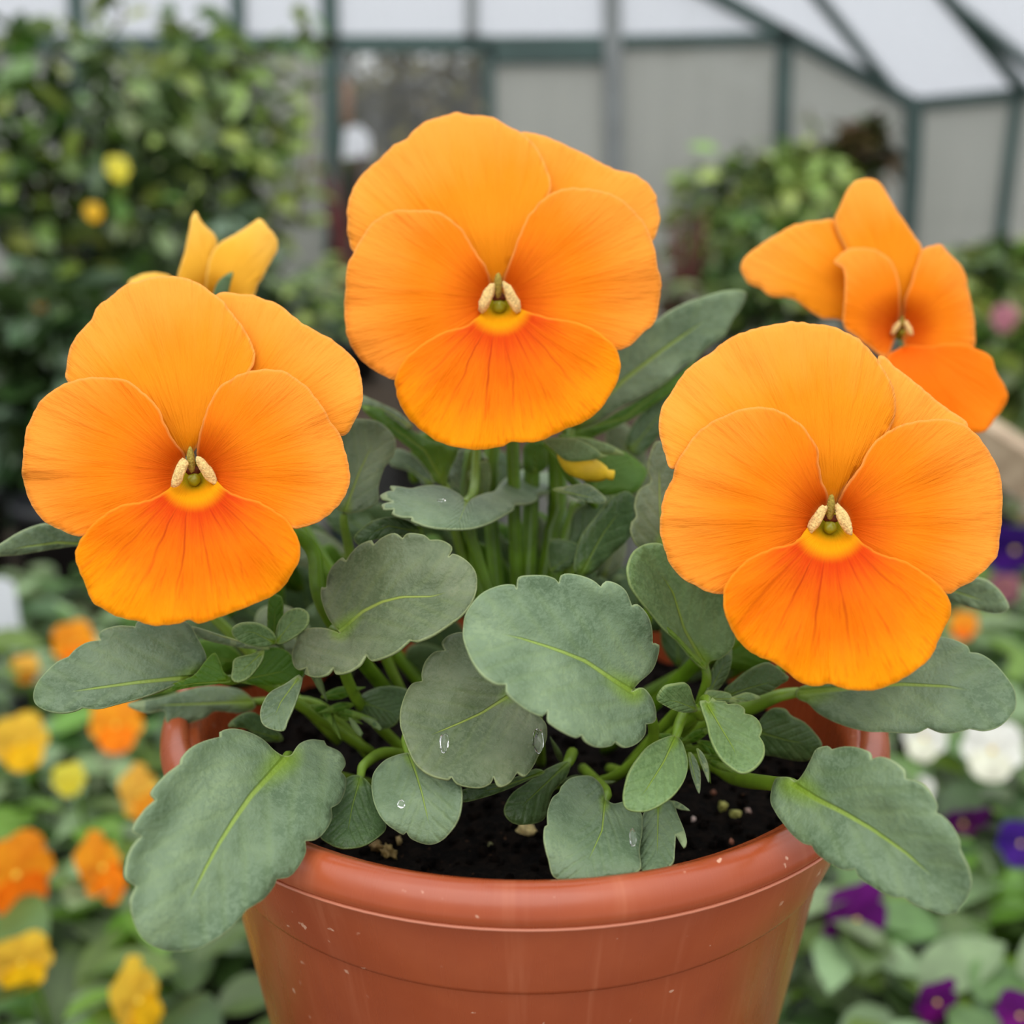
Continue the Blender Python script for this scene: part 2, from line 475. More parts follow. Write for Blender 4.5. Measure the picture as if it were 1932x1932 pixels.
# ------------------------------------------------------------------ traced outlines -> curved sheets
def outline(pts, step=6.0):
    """closed Catmull-Rom; a third value of 1 marks a sharp notch"""
    n = len(pts); out = []
    pv = [Vector((p[0], p[1])) for p in pts]
    sh = [len(p) > 2 for p in pts]
    for i in range(n):
        p1, p2 = pv[i], pv[(i + 1) % n]
        p0 = pv[i - 1] if not sh[i] else p1 - (p2 - p1)
        p3 = pv[(i + 2) % n] if not sh[(i + 1) % n] else p2 + (p2 - p1)
        L = (p2 - p1).length
        k = max(1, int(L / step))
        # limit overshoot of uneven spacing
        t1 = (p2 - p0) * 0.5; t2 = (p3 - p1) * 0.5
        if t1.length > L: t1 = t1 * (L / t1.length)
        if t2.length > L: t2 = t2 * (L / t2.length)
        for j in range(k):
            t = j / k
            h00 = 2 * t ** 3 - 3 * t * t + 1; h10 = t ** 3 - 2 * t * t + t
            h01 = -2 * t ** 3 + 3 * t * t; h11 = t ** 3 - t * t
            out.append(p1 * h00 + t1 * h10 + p2 * h01 + t2 * h11)
    return out
def inside(p, poly):
    c = False; j = len(poly) - 1
    for i in range(len(poly)):
        a, b = poly[i], poly[j]
        if (a.y > p.y) != (b.y > p.y) and p.x < (b.x - a.x) * (p.y - a.y) / (b.y - a.y) + a.x: c = not c
        j = i
    return c
def sheet(name, pts, depth, uvf, mat, root, spacing=14.0, jag=0.0, seed=0.0, step=6.0):
    """pts: outline in frame pixels; depth(p): metres from the lens plane; returns mesh relative to root (Vector)"""
    ol = outline(pts, step)
    if jag:
        c = sum(ol, Vector((0, 0))) / len(ol)
        s = 0.0
        for i, p in enumerate(ol):
            dd = (p - c).normalized()
            k = noise.noise(Vector((p.x * 0.075, p.y * 0.075, seed))) * 0.9 + noise.noise(Vector((p.x * 0.02, p.y * 0.02, seed + 4)))
            ol[i] = p + dd * k * jag
    n = len(ol)
    xs = [p.x for p in ol]; ys = [p.y for p in ol]
    inner = []
    h = spacing * 0.866; row = 0; y = min(ys)
    seg = [(ol[i], ol[(i + 1) % n]) for i in range(n)]
    cell = {}
    for p in ol: cell.setdefault((int(p.x // spacing), int(p.y // spacing)), []).append(p)
    while y < max(ys):
        x = min(xs) + (spacing / 2 if row % 2 else 0)
        while x < max(xs):
            q = Vector((x, y))
            near = False
            cx, cy = int(x // spacing), int(y // spacing)
            for ax in (-1, 0, 1):
                for ay in (-1, 0, 1):
                    for p in cell.get((cx + ax, cy + ay), ()):
                        if (p - q).length < spacing * 0.55: near = True; break
            if not near and inside(q, ol): inner.append(q)
            x += spacing
        y += h; row += 1
    ed = [(i, (i + 1) % n) for i in range(n)]
    V2, _, F2, *_ = delaunay_2d_cdt(ol + inner, ed, [], 1, 1e-4)
    vs = []; uvs = []; es = []
    for q in V2:
        vs.append(P(q.x, q.y, depth(q)) - root)
        uvs.append(uvf(q))
        m = 1e9
        for a, b in seg:
            ab = b - a; L = ab.length_squared
            t = 0 if L == 0 else max(0, min(1, (q - a).dot(ab) / L))
            dd = (a + ab * t - q).length_squared
            if dd < m: m = dd
        es.append(math.sqrt(m))
    fs = [tuple(reversed(t)) for t in F2]
    me = mesh(name, vs, fs, mat)
    # face the lens
    if len(me.polygons):
        s = sum(p.normal.dot(ray(CX, CY)) * p.area for p in me.polygons)
        if s > 0: me.flip_normals()
    lay = me.uv_layers.new(name='UVMap')
    for lp in me.loops: lay.data[lp.index].uv = uvs[lp.vertex_index]
    at = me.attributes.new('edge', 'FLOAT', 'POINT')
    at.data.foreach_set('value', es)
    return me
def cr(ox, oy, s):
    return lambda pts: [((p[0] / s + ox), (p[1] / s + oy)) + tuple(p[2:]) for p in pts]
sstep = lambda a, b, x: (lambda t: t * t * (3 - 2 * t))(max(0.0, min(1.0, (x - a) / (b - a))))

# ------------------------------------------------------------------ the pansy plant
PL = Vector((POT.x, POT.y, SOILZ))
plant = empty('pansy_plant', PL)
tag(plant, 'pansy plant with large plain orange flowers growing in the terracotta-coloured pot', 'plant')

def crown(a=0.0, r=0.0, z=0.0):
    return Vector((POT.x + r * math.cos(a), POT.y + r * math.sin(a), SOILZ + z))

def flower(throat, d, tilt, petals, label, big=1.0, cup=0.0062, seed=1, stem_to=None, mats=None, center=True, stem_via=None, csc=1.0):
    """throat px, d depth of the throat's surroundings, tilt metres of depth per pixel (x, y)"""
    th = Vector(throat)
    tp = P(th.x, th.y, d + cup * 1.15)
    ax = ray(th.x, th.y).normalized()
    # funnel of the flower (spur behind the petals)
    px = d / F
    prof = [(26, -0.0), (17, 0.25), (10, 0.6), (7, 1.2), (4, 1.6)]
    sx = ax.cross(Vector((0, 0, 1))).normalized(); sy = sx.cross(ax)
    vs, fs = [], []
    for (r, z) in prof:
        for k in range(16):
            a = 2 * math.pi * k / 16
            vs.append(tp + ax * (z * 0.005) + (sx * math.cos(a) + sy * math.sin(a)) * (r * px * big) - PL)
    for i in range(len(prof) - 1):
        for k in range(16):
            k2 = (k + 1) % 16
            fs.append((i * 16 + k, i * 16 + k2, (i + 1) * 16 + k2, (i + 1) * 16 + k))
    fl = link('flower', mesh('flower_throat', vs, fs, M['throat']), plant)
    fl['label'] = label
    for i, (kind, pts, layer, opt) in enumerate(petals):
        ol = outline(pts, 20)
        rmax = max((p - th).length for p in ol)
        tx, ty = tilt
        wob = opt.get('wob', 0.0009); fx = opt.get('tx', 0.0); fy = opt.get('ty', 0.0)
        curl = opt.get('curl', 0.004); sd = seed * 7.3 + i * 2.1
        def depth(q, th=th, layer=layer, wob=wob, curl=curl, rmax=rmax, sd=sd, fx=fx, fy=fy):
            v = q - th; r = v.length
            s = sstep(0, 110 * big, r)
            a = math.atan2(v.y, v.x)
            z = d + (tx + fx) * v.x + (ty + fy) * v.y + layer * s
            z += cup * math.exp(-(r / (62 * big)) ** 2)
            z += curl * (r / rmax) ** 3
            z += wob * math.sin(a * 4.6 + sd) * (r / rmax) ** 2
            z += 0.0005 * math.sin(a * 13 + sd * 2) * (r / rmax) ** 3 + 0.0009 * noise.noise(Vector((q.x * .012, q.y * .012, sd))) * s
            z += 0.0011 * noise.noise(Vector((a * 4.5, r * .004, sd + 9))) * sstep(60, 200, r)
            return z
        def uvf(q, th=th, rmax=rmax):
            v = q - th
            return (math.atan2(v.x, v.y if kind == 'petal_lower' else -v.y), v.length / rmax)
        mt = (mats or {}).get(kind, M[kind.replace('_r', '')] if kind not in M else M[kind])
        me = sheet('petal', pts, depth, uvf, mt, PL, 13.0, opt.get('jag', 2.2), sd, 5.0)
        o = link('petal', me, fl)
        solid(o, 0.00028)
        if 'label' in opt: o['label'] = opt['label']
    if center:
        s = d / F * big * csc
        c = P(th.x, th.y, d + cup * 0.55)
        def bit(name, dx, dy, rx, ry, rz, m, rot=0.0, dz=0.0, rough=0.15):
            ca, sa = math.cos(rot), math.sin(rot)
            X = sx * ca - sy * sa; Y = sx * sa + sy * ca
            v, f = blob_data(c + sx * dx * s - sy * dy * s + ax * dz - PL, (rx * s, ry * s, rz * s), 18, 12, seed + dx, rough, (X, Y, ax))
            return link(name, mesh(name, v, f, M[m]), fl)
        bit('stigma', 0, 10, 13, 13, 9, 'stigma', dz=0.0004)
        bit('anther', 0, -7, 15, 9, 8, 'anther', dz=0.0005)
        bit('style', -2, -28, 8, 25, 9, 'style', dz=-0.0002)
        bit('beard', -25, -4, 10.5, 31, 10, 'beard', math.radians(26), dz=-0.0018, rough=0.3)
        bit('beard', 24, -6, 10.5, 31, 10, 'beard', math.radians(-28), dz=-0.0018, rough=0.3)
    if stem_to is not None:
        a = tp + ax * 0.006
        pts = [a, a + ax * 0.008 + Vector((0, 0, 0.002))] + [Vector(p) for p in (stem_via or [])] + [stem_to]
        sp = spline(pts, 8)
        v, f = tube_data([p - PL for p in sp], [0.0012 + 0.0004 * i / len(sp) for i in range(len(sp))], 12)
        link('flower_stalk', mesh('flower_stalk', v, f, M['stem']), fl)
    return fl

C2 = cr(620, 180, 2.761)
TILT = (0.0, -3.2e-5)                     # faces lean back a little at the top
cflower = [
 ('petal_upper', C2([(1000,195),(1060,199),(1120,212),(1200,240),(1280,280),(1350,310),(1430,360),(1510,390),(1590,410),(1660,455),(1705,520),(1715,580),(1725,640),(1715,700),(1690,755),(1600,820),(1300,920),(930,985),(880,960),(930,700),(950,400),(960,260)]), 0.0062, dict(label='back upper petal, mostly hidden behind its neighbours')),
 ('petal_upper', C2([(125,815),(95,720),(92,650),(98,560),(130,480),(180,405),(230,355),(280,310),(340,255),(400,232),(450,180),(500,140),(560,118),(620,102),(665,88),(720,98),(780,102),(850,112),(900,142),(960,172),(1000,195),(1050,235),(1090,285),(1120,345),(1145,410),(1155,470),(1150,515),(1110,620),(1030,760),(950,880),(915,960),(880,1000),(800,1000),(640,950),(400,900),(200,870)]), 0.0038, {}),
 ('petal_side', C2([(850,985),(830,915),(790,850),(740,760),(700,695),(640,645),(580,612),(520,600),(450,598),(380,595),(320,605),(260,640),(210,685),(160,755),(125,820),(100,870),(88,950),(88,1030),(82,1120),(85,1200),(100,1270),(130,1330),(170,1380),(230,1430),(280,1465),(335,1482),(450,1440),(600,1340),(760,1240),(830,1130),(860,1050)]), 0.0, {}),
 ('petal_side', C2([(908,985),(930,900),(955,830),(985,740),(1030,640),(1070,585),(1120,540),(1180,500),(1250,480),(1330,483),(1400,488),(1470,510),(1530,545),(1590,600),(1640,660),(1680,740),(1700,800),(1715,880),(1733,960),(1728,1060),(1720,1120),(1690,1190),(1650,1230),(1600,1280),(1550,1310),(1510,1325),(1400,1300),(1200,1240),(1020,1180),(930,1090)]), 0.0, {}),
 ('petal_lower', C2([(795,1138),(770,1160),(720,1195),(650,1215),(580,1240),(500,1290),(430,1340),(380,1400),(350,1450),(340,1500),(355,1570),(390,1640),(430,1700),(490,1755),(560,1800),(640,1825),(720,1840),(790,1845),(860,1835),(910,1825),(950,1805),(1010,1808),(1080,1805),(1150,1780),(1220,1745),(1290,1720),(1350,1690),(1410,1640),(1450,1590),(1490,1520),(1520,1440),(1515,1370),(1490,1310),(1440,1260),(1380,1215),(1290,1180),(1200,1165),(1120,1150),(1050,1125),(1000,1105),(970,1050),(890,1030),(820,1060)]), -0.0016, dict(curl=0.003)),
]
L2 = cr(0, 380, 2.3)
lflower = [
 ('petal_upper', L2([(945,400),(1020,400),(1090,405),(1160,432),(1220,455),(1270,495),(1320,530),(1390,570),(1450,605),(1510,655),(1550,700),(1570,760),(1575,830),(1565,890),(1540,950),(1510,1000),(1485,1015),(1300,1010),(900,1080),(850,1040),(880,700),(900,480)]), 0.0062, dict(label='back upper petal, mostly hidden behind its neighbours')),
 ('petal_upper', L2([(290,775),(288,720),(305,640),(320,600),(350,560),(400,510),(420,460),(480,410),(540,365),(600,345),(660,328),(740,322),(800,330),(860,352),(920,395),(970,430),(1010,490),(1050,545),(1085,600),(1105,660),(1100,710),(1060,770),(980,850),(900,960),(865,1050),(830,1095),(745,1105),(620,980),(480,900),(350,830)]), 0.0038, {}),
 ('petal_side', L2([(800,1090),(760,1040),(720,970),(690,900),(650,850),(600,810),(550,775),(480,765),(400,762),(340,770),(280,790),(220,825),(180,860),(145,920),(120,980),(105,1050),(95,1130),(98,1200),(115,1270),(150,1340),(200,1390),(260,1425),(340,1452),(450,1420),(600,1340),(740,1280),(790,1200),(805,1140)]), 0.0, {}),
 ('petal_side', L2([(850,1090),(870,990),(890,920),(920,850),(960,800),(1010,765),(1080,735),(1150,728),(1220,735),(1270,755),(1330,800),(1370,850),(1410,905),(1440,960),(1480,1020),(1500,1090),(1518,1170),(1515,1230),(1490,1290),(1450,1340),(1400,1380),(1340,1405),(1270,1415),(1150,1380),(1000,1320),(920,1260),(870,1160)]), 0.0, {}),
 ('petal_lower', L2([(760,1222),(740,1240),(690,1275),(620,1300),(540,1315),(470,1345),(410,1390),(360,1450),(325,1525),(340,1590),(370,1660),(400,1735),(450,1770),(510,1800),(580,1818),(650,1838),(720,1838),(780,1830),(820,1815),(860,1832),(920,1818),(990,1790),(1060,1765),(1120,1740),(1180,1710),(1230,1670),(1270,1610),(1300,1560),(1305,1500),(1280,1430),(1230,1370),(1180,1335),(1120,1300),(1060,1285),(1000,1260),(950,1220),(900,1180),(840,1150),(785,1180)]), -0.0016, dict(curl=0.003)),
]
R2 = cr(1200, 300, 1.858)
rflower = [
 ('petal_upper', R2([(850,690),(880,700),(910,730),(950,760),(1000,800),(1050,840),(1100,880),(1140,905),(1165,930),(1150,1000),(1000,1100),(740,1190),(690,1180),(780,1000),(830,850)]), 0.0062, dict(label='back upper petal, mostly hidden behind its neighbours')),
 ('petal_upper', R2([(130,1085),(105,1040),(85,980),(82,910),(95,860),(120,820),(160,760),(210,710),(260,680),(310,640),(370,610),(430,590),(490,578),(550,570),(620,578),(680,585),(730,605),(780,630),(830,680),(870,740),(900,800),(912,860),(905,910),(870,980),(800,1070),(730,1160),(695,1215),(630,1205),(540,1110),(400,1060),(200,1040)]), 0.0038, {}),
 ('petal_side', R2([(675,1195),(655,1130),(640,1060),(640,1020),(620,985),(590,940),(545,905),(500,880),(440,868),(370,878),(310,900),(250,930),(210,960),(170,1020),(140,1070),(125,1130),(100,1180),(85,1240),(82,1300),(95,1350),(115,1410),(150,1460),(200,1490),(250,1515),(300,1522),(380,1490),(500,1420),(590,1350),(650,1270)]), 0.0, {}),
 ('petal_side', R2([(708,1200),(740,1140),(780,1080),(820,1010),(860,970),(920,935),(980,918),(1050,912),(1110,918),(1160,935),(1200,970),(1240,1030),(1270,1090),(1283,1150),(1285,1230),(1280,1300),(1265,1390),(1230,1430),(1190,1470),(1140,1500),(1095,1525),(1000,1490),(900,1430),(800,1380),(730,1320),(710,1250)]), 0.0, {}),
 ('petal_lower', R2([(592,1305),(582,1320),(550,1350),(480,1365),(420,1385),(370,1420),(330,1465),(305,1520),(310,1590),(330,1640),(370,1700),(420,1740),(480,1765),(530,1800),(580,1835),(630,1850),(680,1840),(730,1855),(800,1865),(870,1855),(920,1830),(980,1790),(1030,1750),(1060,1690),(1080,1640),(1100,1610),(1105,1560),(1080,1510),(1040,1470),(980,1430),(920,1400),(860,1385),(800,1350),(758,1308),(730,1260),(680,1240),(630,1260)]), -0.0016, dict(curl=0.003)),
]
cm = 0.01
stC = P(985, 1190, D0 - 0.2 * cm)
flower((942, 568), D0 - 3.4 * cm, TILT, cflower, 'tallest orange pansy flower at the top centre', seed=1, stem_to=crown(1.2, 0.006),
       stem_via=[P(962, 700, D0 - 1.4 * cm), P(968, 860, D0 - 0.8 * cm), P(975, 1080, D0 - 0.2 * cm)])
flower((365, 895), D0 - 6.2 * cm, TILT, lflower, 'orange pansy flower at the left', seed=2, stem_to=crown(3.0, 0.02),
       stem_via=[P(470, 960, D0 - 4.6 * cm), P(585, 1030, D0 - 3.6 * cm), P(625, 1170, D0 - 3.0 * cm)])
flower((1567, 985), D0 - 6.4 * cm, TILT, rflower, 'orange pansy flower at the right front', seed=3, stem_to=crown(0.2, 0.02),
       stem_via=[P(1490, 1020, D0 - 4.8 * cm), P(1400, 1100, D0 - 3.6 * cm), P(1330, 1230, D0 - 2.6 * cm)])
B2 = cr(1200, 0, 2.639)
bflower = [
 ('petal_upper', B2([(990,1095),(900,1098),(800,1115),(700,1165),(640,1205),(590,1240),(540,1280),(520,1335),(540,1380),(555,1410),(620,1440),(670,1475),(740,1480),(800,1495),(850,1540),(920,1580),(1000,1592),(1080,1600),(1200,1560),(1180,1300),(1080,1150)]), 0.006, dict(label='petal pointing left', fx=0)),
 ('petal_upper', B2([(1060,1260),(1000,1160),(988,1090),(1010,1030),(1050,950),(1090,905),(1150,888),(1200,900),(1235,940),(1270,1000),(1310,1060),(1350,1120),(1390,1180),(1425,1225),(1420,1330),(1380,1450),(1340,1590),(1290,1560),(1180,1400)]), 0.003, dict(label='petal pointing up', wob=0.003)),
 ('petal_side', B2([(1325,1590),(1340,1480),(1370,1400),(1400,1300),(1430,1240),(1480,1220),(1520,1215),(1560,1260),(1610,1310),(1640,1360),(1660,1450),(1680,1560),(1690,1650),(1680,1730),(1600,1800),(1450,1780),(1350,1740),(1320,1660)]), 0.0, {}),
 ('petal_side', B2([(985,1300),(1050,1240),(1100,1228),(1180,1240),(1250,1280),(1290,1340),(1310,1420),(1318,1500),(1315,1570),(1300,1640),(1285,1700),(1250,1780),(1180,1740),(1100,1680),(1035,1620),(1035,1500),(1040,1400),(1030,1335)]), -0.002, dict(wob=0.002)),
 ('petal_lower', R2([(880,700),(915,668),(950,652),(1010,655),(1080,648),(1150,650),(1200,670),(1245,695),(1260,740),(1290,790),(1305,830),(1290,870),(1260,910),(1210,960),(1100,940),(1000,860),(910,770)]), -0.003, {}),
]
flower((1702, 622), D0 + 0.2 * cm, (1.2e-5, -3e-5), bflower, 'orange pansy flower turned sideways at the upper right', seed=4, big=0.8, cup=0.006, csc=0.6,
       stem_to=crown(0.8, 0.02), stem_via=[P(1700, 760, D0 + 0.8 * cm), P(1600, 980, D0 + 0.8 * cm), P(1400, 1200, D0 + 0.5 * cm)],
       mats={'petal_lower': M['petal_lower_rear'], 'petal_upper': M['petal_upper'], 'petal_side': M['petal_side']})
T2 = cr(0, 0, 2.76)
tflower = [
 ('petal_upper', T2([(660,1485),(730,1432),(800,1420),(880,1435),(960,1500),(900,1600),(750,1580)]), 0.004, dict(label='orange tip of the petal peeking out at the left')),
 ('petal_upper', T2([(920,1440),(960,1300),(985,1190),(995,1130),(1020,1102),(1050,1150),(1090,1190),(1130,1245),(1125,1310),(1100,1400),(1090,1500),(1060,1620),(960,1600),(910,1520)]), 0.0, dict(wob=0.004)),
 ('petal_upper', T2([(1065,1520),(1080,1400),(1110,1310),(1170,1250),(1240,1210),(1300,1170),(1355,1138),(1400,1180),(1440,1230),(1450,1290),(1420,1350),(1380,1420),(1340,1490),(1310,1560),(1200,1620),(1100,1620)]), -0.002, dict(wob=0.002)),
]
tf = flower((395, 585), D0 + 1.2 * cm, (0, -2e-5), tflower, 'yellowish orange pansy flower seen from behind above the left flower', seed=5, big=0.7, center=False,
       stem_to=crown(2.4, 0.02), stem_via=[P(430, 640, D0 + 1.6 * cm), P(480, 820, D0 + 1.4 * cm), P(640, 1100, D0 + 1 * cm)],
       mats={'petal_upper': M['petal_upper_pale']})
me = sheet('sepal', T2([(1108,1540),(1140,1460),(1210,1415),(1200,1470),(1175,1560),(1130,1590)]), lambda q: D0 + 0.5 * cm, lambda q: (0.5, 0.1), M['leaf_dark'], PL, 8, step=4)
solid(link('sepal', me, tf), 0.0004)

# ------------------------------------------------------------------ leaves of the plant
def leaf(pts, rib, db, dt, roll=0.0, fold=0.0, bow=0.0, mat='leaf_glaucous', label=None, stalk=None, spacing=13.0, wave=0.08, stalk_r=0.0011):
    """rib: midrib pixels base -> tip; db, dt: cm of depth relative to the pot axis at base and tip;
    roll: cm per 100 px across (positive to the right of base->tip), fold: cm per 100 px to both sides, bow: cm at mid-length"""
    rp = [Vector(p[:2]) for p in rib]
    a, b = rp[0], rp[-1]
    ch = b - a; L = ch.length; t = ch / L; s = Vector((-t.y, t.x))
    mids = [((p - a).dot(t) / L, (p - a).dot(s)) for p in rp]
    def vm(u):
        if u <= mids[0][0]: return mids[0][1]
        for i in range(len(mids) - 1):
            if mids[i][0] <= u <= mids[i + 1][0]:
                k = (u - mids[i][0]) / max(1e-6, mids[i + 1][0] - mids[i][0])
                return mids[i][1] * (1 - k) + mids[i + 1][1] * k
        return mids[-1][1]
    sd = (a.x * 0.013 + b.y * 0.007) % 10
    def coords(q):
        u = (q - a).dot(t) / L
        v = (q - a).dot(s) - vm(u)
        return u, v
    def depth(q):
        u, v = coords(q)
        z = db + (dt - db) * u + bow * 4 * u * (1 - u) + roll * v / 100 + fold * abs(v) / 100
        z += wave * math.sin(v * 0.05 + sd) * sstep(0, 120, abs(v)) + wave * 1.2 * math.sin(u * 7 + sd) * (abs(v) / 100)
        z += wave * noise.noise(Vector((q.x * 0.012, q.y * 0.012, sd)))
        return D0 + z * cm
    me = sheet('leaf', pts, depth, lambda q: (coords(q)[0], coords(q)[1] / L), M[mat], PL, spacing, 0.0, 0, 5.0)
    o = link('leaf', me, plant)
    solid(o, 0.00045)
    if label: o['label'] = label
    if stalk is not None:
        pts3 = [P(a.x, a.y, depth(a) + 0.0016)] + [P(x, y, D0 + z * cm) for (x, y, z) in stalk]
        q0 = a + t * (L * 0.12)
        pts3 = [P(q0.x, q0.y, depth(q0) + 0.0024)] + pts3
        sp = spline(pts3, 6)
        v, f = tube_data([p - PL for p in sp], [stalk_r * (0.45 + 0.6 * min(1, 1.6 * i / len(sp))) for i in range(len(sp))], 9)
        link('leaf_stalk', mesh('leaf_stalk', v, f, M['stalk']), o)
    return o
Dc = cr(540, 800, 2.76); Ec = cr(0, 1100, 2.3214); Fc = cr(560, 1150, 2.76); Gc = cr(1120, 1150, 2.379); Hc = cr(680, 760, 3.45); Ic = cr(1160, 1180, 4.025)
n = 1
# big front-left leaf
leaf(Ec([(1240,755),(1200,730),(1160,690),(1110,660),(1050,640),(1000,638),(968,650),(968,672,n),(900,690),(840,720),(800,765),(795,790,n),(740,830),(690,880),(662,920),(685,950,n),(640,990),(600,1040),(582,1085),(620,1110,n),(580,1160),(558,1220),(555,1290),(598,1330,n),(575,1390),(580,1460),(605,1530),(650,1580),(720,1610),(790,1615),(860,1605),(930,1570),(1000,1520),(1050,1470),(1080,1432),(1108,1415,n),(1160,1380),(1200,1330),(1213,1298,n),(1270,1285),(1310,1240),(1340,1180),(1338,1130,n),(1390,1120),(1430,1080),(1455,1030),(1452,985,n),(1490,960),(1515,900),(1515,850),(1495,828,n),(1515,790),(1490,740),(1430,710),(1420,690,n),(1360,685),(1310,705),(1275,752)]),
     Ec([(1250,768),(1100,930),(1030,1030),(960,1140),(900,1250),(840,1370),(750,1610)]), -5.6, -8.5, -0.2, -0.12, -0.5, label='large scalloped leaf hanging over the left front of the rim',
     stalk=[(548, 1428, -4.0), (580, 1450, -3.0), (700, 1480, -1.0)], spacing=12)
# left leaf pointing left
leaf(Ec([(905,330),(860,230),(820,172),(700,160),(600,170),(592,192,n),(520,188),(450,205),(432,225),(440,250,n),(380,260),(330,290),(300,322,n),(250,345),(200,390),(160,440),(145,490),(155,530),(200,558),(270,570),(330,560),(360,546,n),(430,552),(500,535),(600,508),(650,492),(720,465),(800,430),(860,395)]),
     Ec([(900,412),(750,420),(600,435),(420,460),(145,500)]), -4.4, -5.0, 0.35, -0.15, -0.3, label='leaf pointing left under the left flower',
     stalk=[(430, 1283, -4.0), (500, 1290, -3.0), (700, 1420, -1.2)])
o = leaf(Ec([(940,305),(965,350),(980,390),(1020,430),(960,442),(850,455),(750,475),(640,497),(700,462),(780,432),(850,402),(900,340)]),
     Ec([(1000,430),(850,440),(700,465)]), -4.4, -4.8, mat='leaf_under', label='upturned lower edge of the leaf pointing left, showing its yellow-green underside', spacing=9)
# mid-left leaf with heart base
leaf(Dc([(280,1088,n),(230,1070),(180,1060),(110,1065),(60,1100),(52,1130,n),(30,1190),(35,1250),(60,1280),(107,1268,n),(95,1300),(150,1318),(210,1305),(245,1268,n),(255,1300),(320,1290),(380,1255),(415,1203,n),(440,1232),(510,1215),(580,1180),(642,1126,n),(680,1130),(760,1100),(840,1050),(920,990),(970,920),(993,850),(990,780),(960,730),(910,690),(865,675),(845,692,n),(864,640),(810,605),(748,602,n),(720,578),(660,568),(625,572),(605,595,n),(560,568),(500,590),(455,628,n),(440,605),(380,630),(330,680),(310,714,n),(290,695),(240,740),(215,790),(207,850,n),(183,850),(180,900),(200,970),(230,1030)]),
     Dc([(285,1075),(400,975),(500,925),(600,900),(760,898),(993,830)]), -4.6, -5.0, -0.75, -0.35, -0.2, 'leaf_olive', 'heart-based leaf between the left and centre flowers',
     stalk=[(630, 1200, -4.0), (680, 1330, -2.6), (800, 1450, -1.0)], spacing=12)
# big centre leaf
leaf(Dc([(1800,1392,n),(1840,1345),(1905,1286),(1935,1216),(1943,1150),(1910,1144,n),(1905,1060),(1880,990),(1830,938),(1802,948,n),(1770,870),(1720,830),(1665,818),(1640,848,n),(1600,815),(1540,790),(1470,778),(1432,787),(1420,828,n),(1400,805),(1350,788),(1270,788),(1212,800),(1200,858,n),(1190,838),(1140,835),(1080,850),(1020,880),(970,930),(930,1000),(920,1080),(925,1126),(965,1226),(1025,1306),(1095,1351),(1145,1354,n),(1150,1396),(1195,1446),(1265,1496),(1335,1521),(1362,1490,n),(1362,1546),(1395,1576),(1455,1611),(1515,1634),(1540,1619,n),(1565,1656),(1625,1684),(1695,1676),(1715,1654,n),(1765,1684),(1825,1666),(1870,1616),(1875,1564,n),(1920,1551),(1927,1496),(1905,1426),(1858,1374)]),
     Dc([(1800,1392),(1700,1330),(1560,1235),(1450,1190),(1350,1155),(1220,1115),(922,1050)]), -6.0, -6.9, 0.55, -0.25, -0.25, label='largest leaf at the centre, broad and scalloped',
     stalk=[(1215, 1320, -5.4), (1230, 1400, -4.0), (1150, 1470, -2.4), (1050, 1480, -1.0)], spacing=12)
# leaf below it
leaf(Fc([(865,118),(800,130),(760,170),(772,212,n),(720,220),(670,270),(650,330),(652,372,n),(600,385),(565,440),(540,520),(538,600),(555,660),(575,715),(610,790),(660,840),(720,870),(790,885),(806,872,n),(830,905),(890,925),(960,928),(1010,905),(1025,872,n),(1050,920),(1110,900),(1150,848,n),(1190,865),(1230,820),(1260,760),(1300,680),(1300,600),(1270,560),(1200,460),(1120,330),(1020,220),(930,150)]),
     Fc([(1150,420),(960,540),(850,590),(660,670),(560,700)]), -4.4, -5.9, 0.5, -0.2, -0.3, 'leaf_olive', 'round leaf with water drops tucked under the largest leaf',
     stalk=[(1010, 1340, -3.4), (1020, 1440, -1.0)], spacing=12)
# small lower leaf
leaf(Fc([(575,745),(510,760),(450,790),(400,850),(388,920),(400,1000),(430,1070),(470,1120),(520,1155),(555,1175),(571,1160,n),(590,1190),(640,1215),(700,1225),(760,1200),(820,1130),(850,1060),(860,970),(850,910),(800,860),(700,800),(630,760)]),
     Fc([(585,755),(620,850),(650,950),(680,1080),(705,1222)]), -5.2, -6.3, 0.1, -0.1, -0.2, label='small round leaf above the left front rim',
     stalk=[(768, 1390, -4.6), (800, 1380, -3.4), (880, 1450, -1.4)], spacing=11)
leaf(Fc([(270,870),(330,865),(390,920),(430,1030),(467,1130),(430,1180),(360,1225),(290,1242),(220,1240),(160,1215),(120,1180),(130,1050),(190,940)]),
     Fc([(330,880),(290,1020),(250,1238)]), -4.8, -5.8, mat='leaf_dark', label='dark shaded leaf between the large hanging leaf and the small round leaf', stalk=[(690, 1440, -4.2), (740, 1420, -3.0), (840, 1450, -1.2)])
